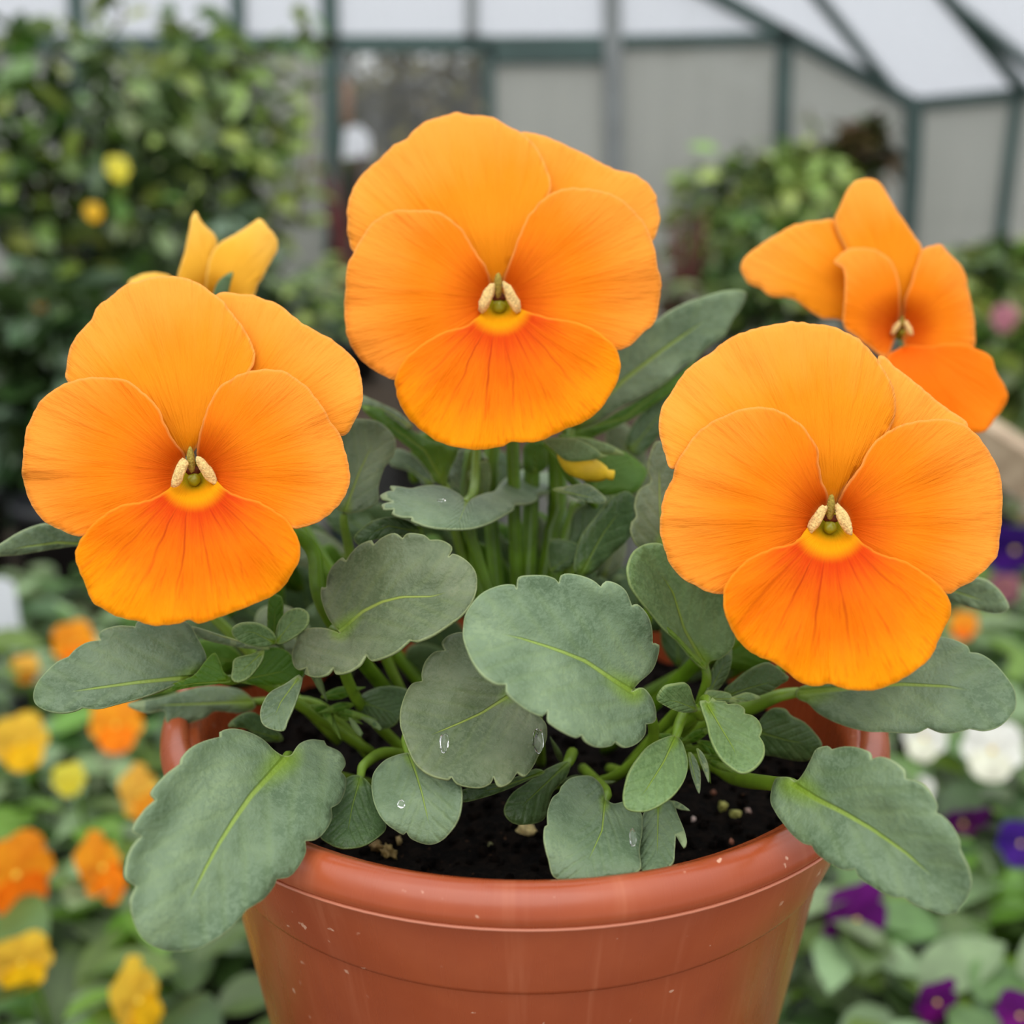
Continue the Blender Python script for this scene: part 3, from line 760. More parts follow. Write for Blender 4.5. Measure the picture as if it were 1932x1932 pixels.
# right front leaf
leaf(Gc([(900,772,n),(880,755),(850,750),(815,760),(795,820),(795,870),(822,922,n),(850,960),(890,1010),(940,1050),(978,1058,n),(1000,1095),(1060,1140),(1120,1170),(1172,1164,n),(1190,1200),(1260,1250),(1340,1290),(1396,1294,n),(1430,1320),(1500,1350),(1570,1372),(1630,1365),(1643,1342,n),(1675,1300),(1695,1240),(1685,1170),(1655,1105),(1645,1080,n),(1645,1040),(1610,970),(1560,920),(1538,912,n),(1545,880),(1510,820),(1460,775),(1398,758,n),(1390,720),(1340,680),(1290,660),(1243,672,n),(1235,640),(1180,618),(1120,615),(1070,627,n),(1050,612),(1000,625),(975,670),(950,720),(920,762)]),
     Gc([(895,785),(1000,850),(1120,910),(1250,985),(1400,1090),(1680,1340)]), -6.3, -8.6, 0.15, -0.2, -0.4, label='large scalloped leaf hanging over the right front of the rim',
     stalk=[(1456, 1478, -5.4), (1390, 1468, -3.4), (1330, 1438, -2.6), (1200, 1440, -1.2)], spacing=12, stalk_r=0.0016)
# right leaf behind the right flower
leaf(Gc([(920,350),(905,365),(915,400),(960,420),(1000,460),(1070,500),(1150,530),(1230,548),(1300,550),(1380,555),(1450,555),(1500,532,n),(1560,555),(1630,553),(1690,536,n),(1760,545),(1830,520),(1880,470),(1898,430),(1890,360),(1860,310),(1800,240),(1740,200),(1690,192,n),(1680,165),(1620,135),(1560,122),(1400,150),(1250,210),(1050,300),(960,335)]),
     Gc([(925,372),(1150,352),(1380,335),(1590,345),(1895,400)]), -3.2, -4.6, -0.3, -0.15, -0.4, label='leaf pointing right below the right front flower',
     stalk=[(1465, 1314, -3.0), (1414, 1335, -2.6), (1340, 1360, -2.0), (1230, 1440, -1.0)], stalk_r=0.0016)
leaf([(1700,1080),(1760,1062),(1830,1088),(1862,1096),(1890,1120),(1903,1148),(1880,1158),(1840,1150),(1800,1137),(1740,1120)],
     [(1700,1098),(1800,1115),(1903,1150)], -1.5, -2.5, 0.3, label='small leaf tip beside the right flower', stalk=[(1600, 1150, -1.2), (1400, 1330, -0.6)])
# upper right leaf beside the top flower
leaf([(1408,552),(1380,547),(1350,553),(1300,570),(1260,590),(1246,603,n),(1220,608),(1190,635),(1150,660),(1090,720),(1070,800),(1110,805),(1170,770),(1210,750),(1255,722),(1290,690),(1312,680,n),(1340,652),(1368,632),(1384,602,n),(1400,580)],
     [(1085,800),(1180,715),(1250,660),(1330,605),(1408,554)], 0.2, 1.2, 0.5, -0.2, -0.2, label='pointed leaf behind the right side of the top flower', stalk=[(1070, 850, 0.2), (1040, 1000, 0.4), (1010, 1200, 0.2)])
leaf([(1060,810),(1110,806),(1170,774),(1215,750),(1258,722),(1312,680),(1290,722),(1250,752),(1200,785),(1140,815),(1090,835)],
     [(1060,822),(1180,788),(1312,682)], 0.5, 1.0, mat='leaf_under', label='bright green folded underside below the pointed leaf', spacing=9)
leaf([(1225,765),(1262,730),(1290,735),(1262,790),(1238,830),(1205,860),(1180,840),(1195,800)], [(1190,850),(1280,738)], 0.9, 1.2, mat='leaf_dark', spacing=11)
# far left leaf tip
leaf(L2([(-60,1515),(0,1490),(80,1440),(150,1410),(210,1400),(280,1430),(360,1440),(430,1480),(400,1510),(330,1497),(250,1507),(170,1520),(80,1535),(0,1541),(-60,1546)]),
     L2([(430,1490),(250,1480),(100,1500),(-60,1532)]), -2.4, -3.4, -0.3, -0.1, label='leaf reaching out to the left edge behind the left flower', stalk=[(260, 1040, -2.2), (420, 1180, -1.5), (640, 1400, -0.6)])
# horizontal leaf at the centre
leaf(Hc([(130,600),(180,575),(217,571,n),(195,540),(260,545),(330,555),(400,540),(480,535),(560,550),(640,590),(695,642,n),(750,610),(820,585),(872,574),(920,510),(990,460),(1070,435),(1110,470),(1125,474,n),(1190,450),(1250,450),(1268,432),(1295,480),(1238,520,n),(1275,545),(1230,580),(1158,594,n),(1155,625),(1090,655),(1008,658,n),(1000,690),(920,740),(830,785),(730,815),(620,822),(500,815),(420,800),(370,780),(328,762),(334,744,n),(260,740),(205,715),(218,690,n),(150,690),(140,660),(212,640,n),(140,620)]),
     Hc([(690,640),(660,730),(620,822)]), -2.9, -4.2, 0.02, 0.06, -0.1, label='flat leaf seen edge-on below the top flower', stalk=[(895, 920, -1.2), (900, 800, -0.4)], spacing=9, wave=0.02)
# leaf at the left of the right flower
leaf(Dc([(1930,90),(1890,180),(1885,250),(1900,300),(1840,340),(1815,420),(1825,480),(1802,508,n),(1795,560),(1830,635),(1900,650),(2000,620),(2080,500),(2060,300),(2000,120)]),
     Dc([(1960,660),(1945,400),(1940,95)]), -3.0, -2.2, 0.3, -0.1, 0, 'leaf_olive', 'grey-green leaf peeking out at the left of the right flower', stalk=[(1240, 1100, -2.6), (1180, 1300, -1.0)])
leaf(R2([(245,1790),(200,1755),(150,1695),(100,1650),(50,1590),(10,1540),(-20,1490),(-28,1430),(-5,1375),(40,1350),(95,1355),(140,1420),(200,1480),(310,1500),(340,1600),(345,1700),(300,1750),(260,1762)]),
     R2([(240,1770),(170,1650),(130,1520),(30,1365)]), -4.0, -4.4, 0.5, -0.7, 0.0, 'leaf_fresh', 'upright cupped leaf left of the right flower', stalk=[(1330, 1300, -3.6), (1290, 1380, -2.2), (1180, 1450, -1.0)])
leaf(R2([(250,1795),(200,1755),(150,1695),(100,1648),(110,1640),(160,1685),(205,1735),(250,1770),(240,1780)]),
     R2([(245,1785),(105,1645)]), -4.35, -4.5, mat='leaf_under', label='curled edge of the upright cupped leaf', spacing=8)
# rosette at the lower right
leaf(Ic([(430,835),(330,870),(250,920),(170,1020),(110,1120),(75,1230),(65,1320),(85,1385),(150,1410),(240,1408),(330,1370),(430,1300),(500,1220),(545,1130),(555,1040),(540,960),(510,880),(470,840)]),
     Ic([(460,850),(370,1040),(230,1260),(85,1392)]), -5.2, -6.6, 0.1, -0.3, -0.2, 'leaf_fresh', 'oval leaf of the lower right rosette pointing down left', stalk=[(1280, 1370, -4.6), (1290, 1330, -3.4), (1180, 1450, -1.2)], spacing=10)
leaf(Ic([(650,570),(665,640),(700,740),(720,830),(760,930),(820,1020),(890,1080),(962,1118),(1030,1100),(1090,1050),(1130,980),(1130,900),(1097,842,n),(1115,790),(1090,720),(1040,680),(985,668,n),(985,630),(930,595),(856,596,n),(840,575),(770,570),(740,545),(715,585),(690,568)]),
     Ic([(710,610),(820,800),(900,930),(962,1116)]), -5.4, -6.4, -0.35, -0.45, 0.1, 'leaf_fresh', 'curled fresh green leaf of the lower right rosette', stalk=[(1330, 1320, -4.8), (1310, 1350, -3.6), (1180, 1450, -1.2)], spacing=10)
leaf(Ic([(625,650),(560,665),(480,655),(390,615),(325,570),(345,510),(390,465),(460,450),(540,440),(572,470),(592,530),(615,600)]),
     Ic([(620,635),(480,580),(330,555)]), -4.8, -5.4, -0.3, -0.3, 0, 'leaf_fresh', 'little rounded leaf at the top left of the lower right rosette', spacing=9, stalk=[(1322, 1350, -4.0)])
leaf(Ic([(710,520),(705,430),(740,340),(790,260),(860,200),(890,180),(890,260),(870,350),(830,430),(770,500)]), Ic([(715,515),(800,350),(885,190)]), -3.8, -3.6, 0.3, 0.2, 0, 'leaf_dark', spacing=9, stalk=[(1330, 1330, -3.4)])
leaf(Ic([(830,500),(900,430),(990,360),(1080,310),(1180,290),(1320,400),(1260,450),(1190,500),(1110,530),(1000,560),(900,570)]), Ic([(840,540),(1000,480),(1310,395)]), -3.6, -3.8, 0.3, 0.2, 0, 'leaf_dark', spacing=9, stalk=[(1340, 1340, -3.2)])
leaf(Ic([(700,500),(820,500),(880,520),(890,545),(1000,510),(1060,520),(1110,550),(1000,580),(850,590),(700,600)]), Ic([(700,560),(1110,552)]), -4.4, -4.0, mat='leaf_fresh', spacing=8)
leaf(Ic([(1060,950),(1080,760),(1150,660),(1200,630),(1290,640),(1340,690),(1440,740),(1510,810),(1572,910),(1520,980),(1460,1030),(1350,1025),(1240,1000)]), Ic([(1060,800),(1300,870),(1560,920)]), -3.0, -3.4, 0.3, 0.1, 0, 'leaf_dark', 'wet dark leaf behind the lower right rosette', stalk=[(1380, 1400, -2.4), (1200, 1440, -1.0)])
for pts in ([(560,960),(600,985),(640,1080),(652,1180),(640,1275),(600,1190),(570,1080)], [(620,930),(670,970),(705,1050),(714,1120),(712,1192),(680,1120),(640,1020)], [(430,1330),(480,1340),(530,1370),(560,1398),(500,1395),(440,1370)]):
    leaf(Ic(pts), Ic([pts[0], pts[len(pts) // 2 + 1]]), -4.6, -5.0, mat='leaf_glaucous', spacing=7)
leaf(Ic([(200,1850),(185,1700),(195,1550),(220,1420),(300,1350),(430,1330),(480,1440),(530,1560),(545,1640),(520,1680),(462,1590,n),(455,1700),(440,1800),(330,1880)]), Ic([(330,1340),(320,1850)]), -4.6, -6.6, 0.1, -0.1, 0, 'leaf_glaucous', 'notched upright leaf standing by the right front rim', stalk=[(1240, 1480, -4.0), (1150, 1450, -1.4)])
# front centre bottom leaf
leaf(Fc([(1350,1400),(1310,1300),(1288,1200),(1290,1130),(1306,1120,n),(1305,1050),(1330,980),(1365,950),(1377,920,n),(1420,880),(1480,865),(1540,870),(1590,920),(1607,985,n),(1650,1010),(1720,1000),(1790,1050),(1800,1150),(1785,1250),(1780,1360),(1560,1410)]),
     Fc([(1605,990),(1590,1150),(1480,1390)]), -5.2, -6.8, 0.1, -0.1, -0.2, label='wet rounded leaf leaning on the inside of the front rim', stalk=[(1140, 1490, -4.4), (1100, 1450, -1.4)], spacing=11)
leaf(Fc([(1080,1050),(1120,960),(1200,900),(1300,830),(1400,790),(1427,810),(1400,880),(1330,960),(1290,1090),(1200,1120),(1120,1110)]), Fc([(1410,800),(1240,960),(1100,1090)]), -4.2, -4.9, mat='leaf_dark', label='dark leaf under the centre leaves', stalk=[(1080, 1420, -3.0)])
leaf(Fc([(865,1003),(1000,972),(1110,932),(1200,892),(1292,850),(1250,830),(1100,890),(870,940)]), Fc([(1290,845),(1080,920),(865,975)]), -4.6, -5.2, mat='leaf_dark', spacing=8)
# little rosette at the lower left
leaf(Ec([(1020,230),(1020,200),(1060,180),(1130,180),(1190,215),(1212,262),(1150,282),(1060,262)]), Ec([(1205,262),(1110,215),(1020,210)]), -4.0, -4.4, -0.3, -0.3, 0, 'leaf_fresh', 'tiny folded leaf of the left rosette', spacing=9)
leaf(Ec([(1205,262),(1215,180),(1250,130),(1300,112),(1345,130),(1345,180),(1310,220),(1250,258)]), Ec([(1210,258),(1270,180),(1340,125)]), -4.0, -4.2, -0.3, -0.3, 0, 'leaf_fresh', 'tiny cupped leaf at the top of the left rosette', spacing=9)
leaf(Ec([(1015,420),(1020,370),(1030,330),(1100,310),(1157,293),(1140,350),(1090,410),(1040,432)]), Ec([(1155,300),(1020,420)]), -4.2, -4.6, 0.3, -0.3, 0, 'leaf_fresh', 'tiny leaf at the left of the left rosette', spacing=9)
leaf(Ec([(1030,430),(1100,400),(1160,290),(1230,285),(1290,330),(1330,400),(1250,440),(1150,450)]), Ec([(1030,430),(1320,370)]), -3.8, -3.4, mat='leaf_under', spacing=9)
leaf(Ec([(1140,590),(1145,540),(1180,480),(1250,440),(1310,400),(1327,415),(1300,510),(1260,600),(1240,645),(1190,640),(1155,622)]), Ec([(1315,405),(1230,520),(1180,638)]), -4.4, -5.4, 0.2, -0.3, -0.1, 'leaf_glaucous', 'small drooping leaf under the left rosette', spacing=9)
leaf(Ec([(1180,60),(1170,180),(1180,265),(1235,250),(1240,120),(1230,60)]), Ec([(1200,265),(1205,60)]), -3.6, -3.6, mat='leaf_under', spacing=9)
leaf(Ec([(830,190),(880,200),(1000,240),(1080,262),(1180,280),(1180,292),(1060,285),(900,250),(860,225)]), Ec([(1180,288),(840,200)]), -3.6, -3.9, mat='leaf_glaucous', spacing=8)
leaf(Ec([(560,530),(700,500),(850,460),(930,450),(1060,470),(1120,540),(1060,570),(940,562),(900,590),(800,620),(730,610),(718,560),(640,570)]), Ec([(1100,520),(850,530),(560,540)]), -1.5, -2.0, 0.3, 0.2, 0, 'leaf_glaucous', 'shaded leaf resting on the left rim', stalk=[(600, 1330, -1.0), (700, 1430, -0.6)])
leaf(Ec([(1000,630),(1050,580),(1120,570),(1210,640),(1240,690),(1150,690),(1080,640)]), Ec([(1220,680),(1010,620)]), -2.6, -3.0, mat='leaf_dark', spacing=10)
# leaves behind, left of the top flower's stalk
leaf(Dc([(270,0),(460,-20),(560,60),(565,150),(510,230),(480,330),(480,400),(420,440),(330,465),(280,450),(240,400),(230,200)]), Dc([(300,470),(380,250),(500,0)]), -2.6, -1.8, 0.3, -0.2, 0, 'leaf_glaucous', 'shaded leaf right behind the left flower', stalk=[(655, 1020, -2.2), (690, 1150, -1.6), (800, 1400, -0.8)])
leaf(Hc([(-10,-50),(60,-30),(150,10),(250,60),(340,150),(300,170),(200,100),(100,50),(0,20)]), Hc([(340,165),(150,40),(-10,-30)]), -1.2, -0.6, mat='leaf_glaucous', spacing=9)
leaf(Hc([(10,15),(100,30),(250,90),(330,170),(450,240),(630,290),(590,420),(572,470),(550,530),(480,505),(420,390),(330,300),(200,200),(30,60)]), Hc([(545,525),(420,310),(15,20)]), -1.4, -0.8, 0.4, 0, 0, 'leaf_under', 'long bright green leaf underside left of the top flower stalk', stalk=[(850, 960, -1.2), (900, 1150, -0.6)])
leaf(Hc([(190,400),(230,300),(330,330),(420,420),(480,520),(420,540),(330,450)]), Hc([(460,530),(210,340)]), -0.6, -0.2, mat='leaf_glaucous', spacing=10)
leaf(Hc([(570,470),(590,400),(640,310),(760,300),(830,370),(760,390),(700,450),(760,560),(720,630),(650,580)]), Hc([(700,610),(640,330)]), -0.8, -0.4, mat='leaf_glaucous', spacing=10)
leaf(Hc([(700,460),(760,400),(830,380),(850,470),(830,590),(770,600),(730,540)]), Hc([(790,600),(800,390)]), -1.0, -0.9, mat='leaf_fresh', spacing=10)
leaf(Hc([(-40,870),(60,780),(180,745),(290,760),(360,800),(380,850),(250,870),(100,890),(0,930)]), Hc([(380,840),(180,800),(-30,890)]), -3.4, -3.8, mat='leaf_dark', spacing=11, stalk=[(820, 1100, -2.0)])
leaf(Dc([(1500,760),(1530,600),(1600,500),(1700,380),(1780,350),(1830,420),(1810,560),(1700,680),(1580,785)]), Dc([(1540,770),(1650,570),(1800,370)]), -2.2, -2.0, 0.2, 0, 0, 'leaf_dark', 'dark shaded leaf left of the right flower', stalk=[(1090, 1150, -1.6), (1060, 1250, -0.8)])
leaf(Dc([(1385,340),(1480,375),(1560,405),(1665,412),(1660,380),(1600,330),(1560,310),(1480,320)]), Dc([(1390,340),(1665,400)]), -2.2, -2.6, mat='leaf_glaucous', spacing=9)
leaf(Hc([(1290,215),(1400,215),(1500,230),(1650,290),(1760,340),(1862,432),(1850,500),(1790,580),(1680,600),(1560,590),(1480,540),(1400,400)]), Hc([(1500,590),(1600,420),(1700,310)]), -1.0, -0.4, mat='leaf_under', label='bright green leaf behind the yellow bud', stalk=[(1100, 1000, -0.8), (1040, 1180, -0.4)])
leaf(Hc([(1060,300),(1100,250),(1200,250),(1220,330),(1210,420),(1130,460),(1070,430)]), Hc([(1140,460),(1140,250)]), -0.6, -0.4, mat='leaf_under', spacing=11)
leaf(Hc([(1400,700),(1560,620),(1700,600),(1600,700),(1480,860),(1400,960),(1340,1000),(1360,850)]), Hc([(1360,980),(1660,620)]), -1.2, -1.0, mat='leaf_dark')
leaf(Hc([(1230,900),(1330,890),(1420,930),(1430,1010),(1340,1080),(1240,1100)]), Hc([(1240,1090),(1420,960)]), -1.6, -1.6, mat='leaf_dark')
# low dark leaves and feathery stipules near the soil
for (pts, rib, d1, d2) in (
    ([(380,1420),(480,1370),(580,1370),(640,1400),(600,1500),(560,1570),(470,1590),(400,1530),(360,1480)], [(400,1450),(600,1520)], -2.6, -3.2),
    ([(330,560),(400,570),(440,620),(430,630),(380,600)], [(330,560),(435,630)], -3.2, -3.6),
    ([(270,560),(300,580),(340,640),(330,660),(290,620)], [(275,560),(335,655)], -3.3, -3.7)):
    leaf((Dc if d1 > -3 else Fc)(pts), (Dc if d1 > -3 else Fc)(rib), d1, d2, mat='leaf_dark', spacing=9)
random.seed(11)
for i in range(26):     # feathery pointed stipules
    cx0, cy0, ddp = ((640, 1330, -2.8), (1090, 1470, -3.0), (1300, 1420, -3.6), (560, 1250, -3.2))[i % 4]
    a = random.uniform(0, 2 * math.pi); L = random.uniform(45, 95)
    x0 = cx0 + random.uniform(-35, 35); y0 = cy0 + random.uniform(-25, 25)
    dx, dy = math.cos(a), math.sin(a) * 0.8; w = random.uniform(7, 12)
    pts = [(x0, y0), (x0 + dx * L * .4 - dy * w, y0 + dy * L * .4 + dx * w), (x0 + dx * L, y0 + dy * L, 1), (x0 + dx * L * .4 + dy * w, y0 + dy * L * .4 - dx * w)]
    o = leaf(pts, [pts[0], pts[2]], ddp, ddp - random.uniform(0, .5), mat='leaf_dark' if i % 2 else 'leaf_under', spacing=10)
    o.name = 'stipule'
# leaves at the back of the plant, glimpsed between the stalks and over the far rim
for i in range(116):
    x0 = random.uniform(420, 1560); y0 = random.uniform(1010, 1330) if i % 2 else random.uniform(900, 1200)
    if y0 < 1010: x0 = random.uniform(640, 1260)
    dd = random.uniform(0.9, 4.6)
    if i >= 64:
        x0, y0 = ((1290, 1250), (930, 1260), (520, 1250), (1180, 1180))[i % 4] if i < 92 else ((940, 1080), (1040, 1060), (1120, 1120), (1000, 1150))[i % 4]
        x0 += random.uniform(-90, 90); y0 += random.uniform(-30, 40); dd = random.uniform(-0.4, 2.5) if i < 92 else random.uniform(1.2, 4.0)
    L = random.uniform(80, 150); a = -math.pi / 2 + (x0 - 985) / 700 + random.uniform(-.9, .9); w = L * random.uniform(.24, .34)
    dx, dy = math.cos(a), math.sin(a) * 0.85
    E_ = lambda t, k: (x0 + dx * L * t - dy * w * k, y0 + dy * L * t + dx * w * k)
    pts = [E_(0, 0), E_(.15, .6), E_(.4, 1), E_(.7, .95), E_(.93, .5), E_(1, 0), E_(.93, -.5), E_(.7, -.95), E_(.4, -1), E_(.15, -.6)]
    leaf(pts, [E_(0, 0), E_(1, 0)], dd, dd + random.uniform(-.4, .6), random.uniform(-.4, .4), random.uniform(-.2, .2), 0, random.choice(['leaf_dark', 'leaf_dark', 'leaf_under', 'leaf_olive', 'leaf_dark']), spacing=20)
# stalks standing in the middle of the plant
for (pts, r) in (([(890, 850, -0.6), (880, 950, -0.8), (900, 1080, -0.9), (940, 1240, -0.8)], 0.0015),
                 ([(1005, 840, 0.2), (1000, 1000, 0.0), (990, 1240, -0.2)], 0.0019),
                 ([(1090, 950, -0.5), (1060, 1050, -0.6), (1010, 1240, -0.4)], 0.0017),
                 ([(880, 990, -1.2), (910, 1080, -1.0), (960, 1240, -0.6)], 0.0013),
                 ([(1130, 980, -0.2), (1090, 1080, -0.4), (1030, 1240, -0.2)], 0.0020),
                 ([(930, 830, 0.4), (925, 950, 0.3), (950, 1240, 0.2)], 0.0018),
                 ([(1045, 830, 0.3), (1050, 960, 0.2), (1000, 1240, 0.0)], 0.0022)):
    sp = spline([P(x, y, D0 + z * cm) for x, y, z in pts], 6)
    v, f = tube_data([p - PL for p in sp], r, 10)
    link('stem', mesh('stem', v, f, M['stem']), plant)
# yellow bud with its green sepals
sp = spline([P(1030, 835, D0 - 1.6 * cm), P(1050, 860, D0 - 1.7 * cm), P(1075, 900, D0 - 1.6 * cm), P(1105, 935, D0 - 1.3 * cm), P(1120, 990, D0 - .8 * cm), P(1040, 1240, D0 - 0.2 * cm)], 6)
bax = [P(x, y, D0 + z * cm) for x, y, z in ((1062, 850, -1.9), (1080, 874, -2.0), (1105, 884, -2.1), (1128, 890, -2.15), (1146, 895, -2.2), (1158, 897, -2.2))]
v, f = tube_data([p - PL for p in spline(bax, 4)], [0.001 + 0.0016 * math.sin(math.pi * min(1, (i + 1) / 17)) ** .7 if i < 17 else 0.0011 for i in range(21)], 14)
bud = link('bud', mesh('bud', v, f, M['bud_yellow']), plant)
bud['label'] = 'half-open yellow bud'
v, f = tube_data([p - PL for p in sp], 0.0009, 10)
link('bud_stalk', mesh('bud_stalk', v, f, M['stem']), bud)
for pts, z0 in (([(1190,240),(1290,225),(1420,240),(1520,290),(1580,340),(1612,347),(1540,367),(1420,382),(1330,372),(1260,310)], -2.35), ([(1240,240),(1330,225),(1480,230),(1640,280),(1720,340),(1560,330),(1400,300)], -1.8)):
    def dep(q, z0=z0): return D0 + (z0 + 0.0025 * abs(q.y - 855)) * cm
    me = sheet('sepal', Hc(pts), dep, lambda q: (0.5, 0.2), M['leaf_fresh'], PL, 9, step=4)
    solid(link('sepal', me, bud), 0.0004)

# ------------------------------------------------------------------ water drops on the leaves
def water_mat():
    m, nt = newmat('water'); n = N(nt)
    g = n.node('ShaderNodeBsdfGlass'); g.inputs['IOR'].default_value = 1.33; g.inputs['Roughness'].default_value = 0.02
    n.out(g.outputs[0]); return m
M['water'] = water_mat()
for i, (px, py, rx, ry, z, lab) in enumerate(((1016, 1398, 12, 24, -6.05, 'larger water drop on the right edge of the round leaf under the largest leaf'),
        (838, 1402, 9, 20, -6.2, 'crescent water drop on the left half of the round leaf'),
        (757, 1517, 8, 8, -6.45, 'water drop on the small round leaf above the left front rim'),
        (1194, 1580, 7, 18, -6.95, 'long water drop on the wet leaf leaning on the front rim'),
        (833, 944, 8, 3, -4.2, 'tiny water drop on the flat edge-on leaf under the top flower'))):
    c = P(px, py, D0 + z * cm); s = c.y / F
    ax = ray(px, py).normalized(); X = Vector((1, 0, 0)); Y = ax.cross(X)
    v, f = blob_data((0, 0, 0), (rx * s, ry * s, 4.5 * s), 18, 12, i, 0.3, (X, Y, ax))
    tag(link('water_drop', mesh('water_drop', v, f, M['water']), None, None, c), lab, 'water drop', 'water drops on the leaves')

# ------------------------------------------------------------------ surroundings: benches, floor
def wood_mat(name, a, b):
    m, nt = newmat(name); n = N(nt)
    oc = n.objco(); sp = n.node('ShaderNodeSeparateXYZ'); n.put(sp.inputs[0], oc)
    g = n.noise(n.comb(n.math('MULTIPLY', sp.outputs[0], 3.0), n.math('MULTIPLY', sp.outputs[1], 40.0), n.math('MULTIPLY', sp.outputs[2], 40.0)), 1.0, 4.0)
    n.out(n.pbsdf(n.mix(n.smooth(g, 0.3, 0.7), a, b), 0.7, n.bump(g, 0.3, 0.002), 0.3)); return m
M['wood'] = wood_mat('wood', srgb(150, 128, 104), srgb(184, 162, 136))
M['wood_dark'] = wood_mat('wood_dark', srgb(70, 58, 48), srgb(96, 80, 66))
M['black_plastic'] = simple_mat('black_plastic', srgb(22, 23, 26), 0.45, 0.5, 60, 0.2)
M['white_plastic'] = simple_mat('white_plastic', srgb(214, 216, 222), 0.4, 0.5)
M['gravel'] = simple_mat('gravel', srgb(128, 118, 112), 0.9, 0.2, 60, 0.35, 0.6, 90, 0.01)
M['bench_mat'] = simple_mat('bench_felt', srgb(46, 48, 40), 0.9, 0.2, 40, 0.3, 0.5, 200, 0.002)

FLZ = -0.78
fl_me = mesh('floor', [(-4, -1.5, FLZ), (4, -1.5, FLZ), (4, 7, FLZ), (-4, 7, FLZ)], [(0, 1, 2, 3)], M['gravel'])
tag(link('floor', fl_me), kind='structure')

def bench(name, x0, x1, y0, y1, z, label, plank=0.14, mat='wood_dark', edge='wood', legs=True):
    root = empty(name, ((x0 + x1) / 2, (y0 + y1) / 2, FLZ))
    tag(root, label, 'bench')
    o = root.location
    nx = max(1, int((y1 - y0) / plank)); w = (y1 - y0) / nx
    v, f = box_data((x0 - o.x, 0, 0), (x1 - o.x, 0, 0), w - 0.008, 0.022)
    pm = mesh('plank', v, f, M[mat], False)
    for i in range(nx):
        link('plank', pm, root, None, (0, y0 + (i + .5) * w - o.y, z - 0.011 - o.z))
    for (a, b) in (((x0, y0), (x1, y0)), ((x0, y1), (x1, y1))):
        v, f = box_data((a[0] - o.x, a[1] - o.y, z - 0.03 - o.z), (b[0] - o.x, b[1] - o.y, z - 0.03 - o.z), 0.02, 0.09)
        link('edge_board', mesh('edge_board', v, f, M[edge], False), root)
    for x in (x0 + 0.05, x1 - 0.05):
        for y in (y0 + 0.05, y1 - 0.05):
            v, f = box_data((x - o.x, y - o.y, 0), (x - o.x, y - o.y, z - 0.03 - o.z), 0.05, 0.05)
            link('leg', mesh('leg', v, f, M[mat], False), root)
    return root
bench('display_bench', -1.0, 1.0, 0.05, 1.12, 0.0, 'dark slatted bench carrying the bedding pansies')

# upturned pot that lifts the pansies towards the lens (below the frame)
prof = [(0.0, POT.z), (0.056, POT.z), (0.058, POT.z - 0.004), (0.082, 0.03), (0.088, 0.028), (0.09, 0.001), (0.086, 0.001), (0.08, 0.02), (0.054, POT.z - 0.008), (0, POT.z - 0.008)]
v, f = lathe([(a, b) for a, b in prof], 48)
f = [tuple(reversed(t)) for t in f]
o = link('upturned_pot', mesh('upturned_pot', v, f, M['black_plastic']), None, None, (POT.x, POT.y, 0))
tag(o, 'tall upturned black pot on which the terracotta-coloured pot stands', 'pot')

# ------------------------------------------------------------------ simple foliage pieces for the plants further back
def bg_leaf_mesh(name, L, W, bend, fold, mat, nx=6):
    vs, fs = [], []
    for i in range(nx + 1):
        t = i / nx
        w = W * math.sin(math.pi * min(1, t * 0.94 + 0.05)) ** 0.75 * (1 if t < .98 else 0.2)
        y = L * t; z = -bend * t * t * L
        for k in (-1, -0.5, 0, 0.5, 1):
            vs.append((k * w / 2, y, z + fold * abs(k) * w / 2))
    for i in range(nx):
        for k in range(4):
            a = i * 5 + k
            fs.append((a, a + 1, a + 6, a + 5))
    return mesh(name, vs, fs, mat)
def gmat(name, rgb, rnd=0.3, rough=0.45, spec=0.5, trans=0.22):
    return simple_mat(name, srgb(*rgb), rough, spec, 60, 0.2, rnd=rnd, trans=trans)
G = [gmat('bed_leaf_a', (84, 112, 56)), gmat('bed_leaf_b', (120, 142, 98)), gmat('bed_leaf_c', (94, 128, 38)), gmat('bed_leaf_d', (52, 78, 32))]
BEDL = [bg_leaf_mesh('bed_leaf', 0.046, 0.026, 0.35, 0.25, g) for g in G] + [bg_leaf_mesh('bed_leaf', 0.036, 0.024, 0.2, 0.35, g) for g in G[:3]]
def petal_mesh(name, r, a0, a1, mat, z=0.0, ruff=0.06):
    vs = [(0, z * 0.2, 0)]; fs = []; NA, NRr = 8, 4
    for j in range(1, NRr + 1):
        for i in range(NA + 1):
            t = i / NA; a = a0 + (a1 - a0) * t
            e = (math.sin(math.pi * (0.08 + 0.84 * t))) ** 0.45
            rr = r * j / NRr * (e if j == NRr else 1 - (1 - e) * (j / NRr) ** 2)
            vs.append((rr * math.sin(a), z * (j / NRr) + ruff * r * math.sin(i * 2.1) * (j / NRr) ** 2 - 0.12 * r * (j / NRr), rr * math.cos(a)))
    for i in range(NA): fs.append((0, 1 + i, 2 + i))
    for j in range(NRr - 1):
        for i in range(NA):
            a = 1 + j * (NA + 1) + i
            fs.append((a, a + NA + 1, a + NA + 2, a + 1))
    return mesh(name, vs, fs, mat)
FC = {'orange': ((248, 150, 30), (250, 120, 4)), 'yellow': ((238, 190, 60), (242, 180, 20)), 'amber': ((240, 178, 70), (240, 150, 30)), 'lemon': ((226, 214, 80), (220, 206, 60)),
      'purple': ((96, 14, 104), (110, 10, 108)), 'violet': ((62, 28, 124), (72, 30, 130)), 'white': ((236, 234, 226), (240, 236, 214)), 'pink': ((176, 112, 128), (160, 96, 116))}
D = math.radians
FM = {}
cen_mat = simple_mat('flower_eye', srgb(232, 196, 60), 0.6)
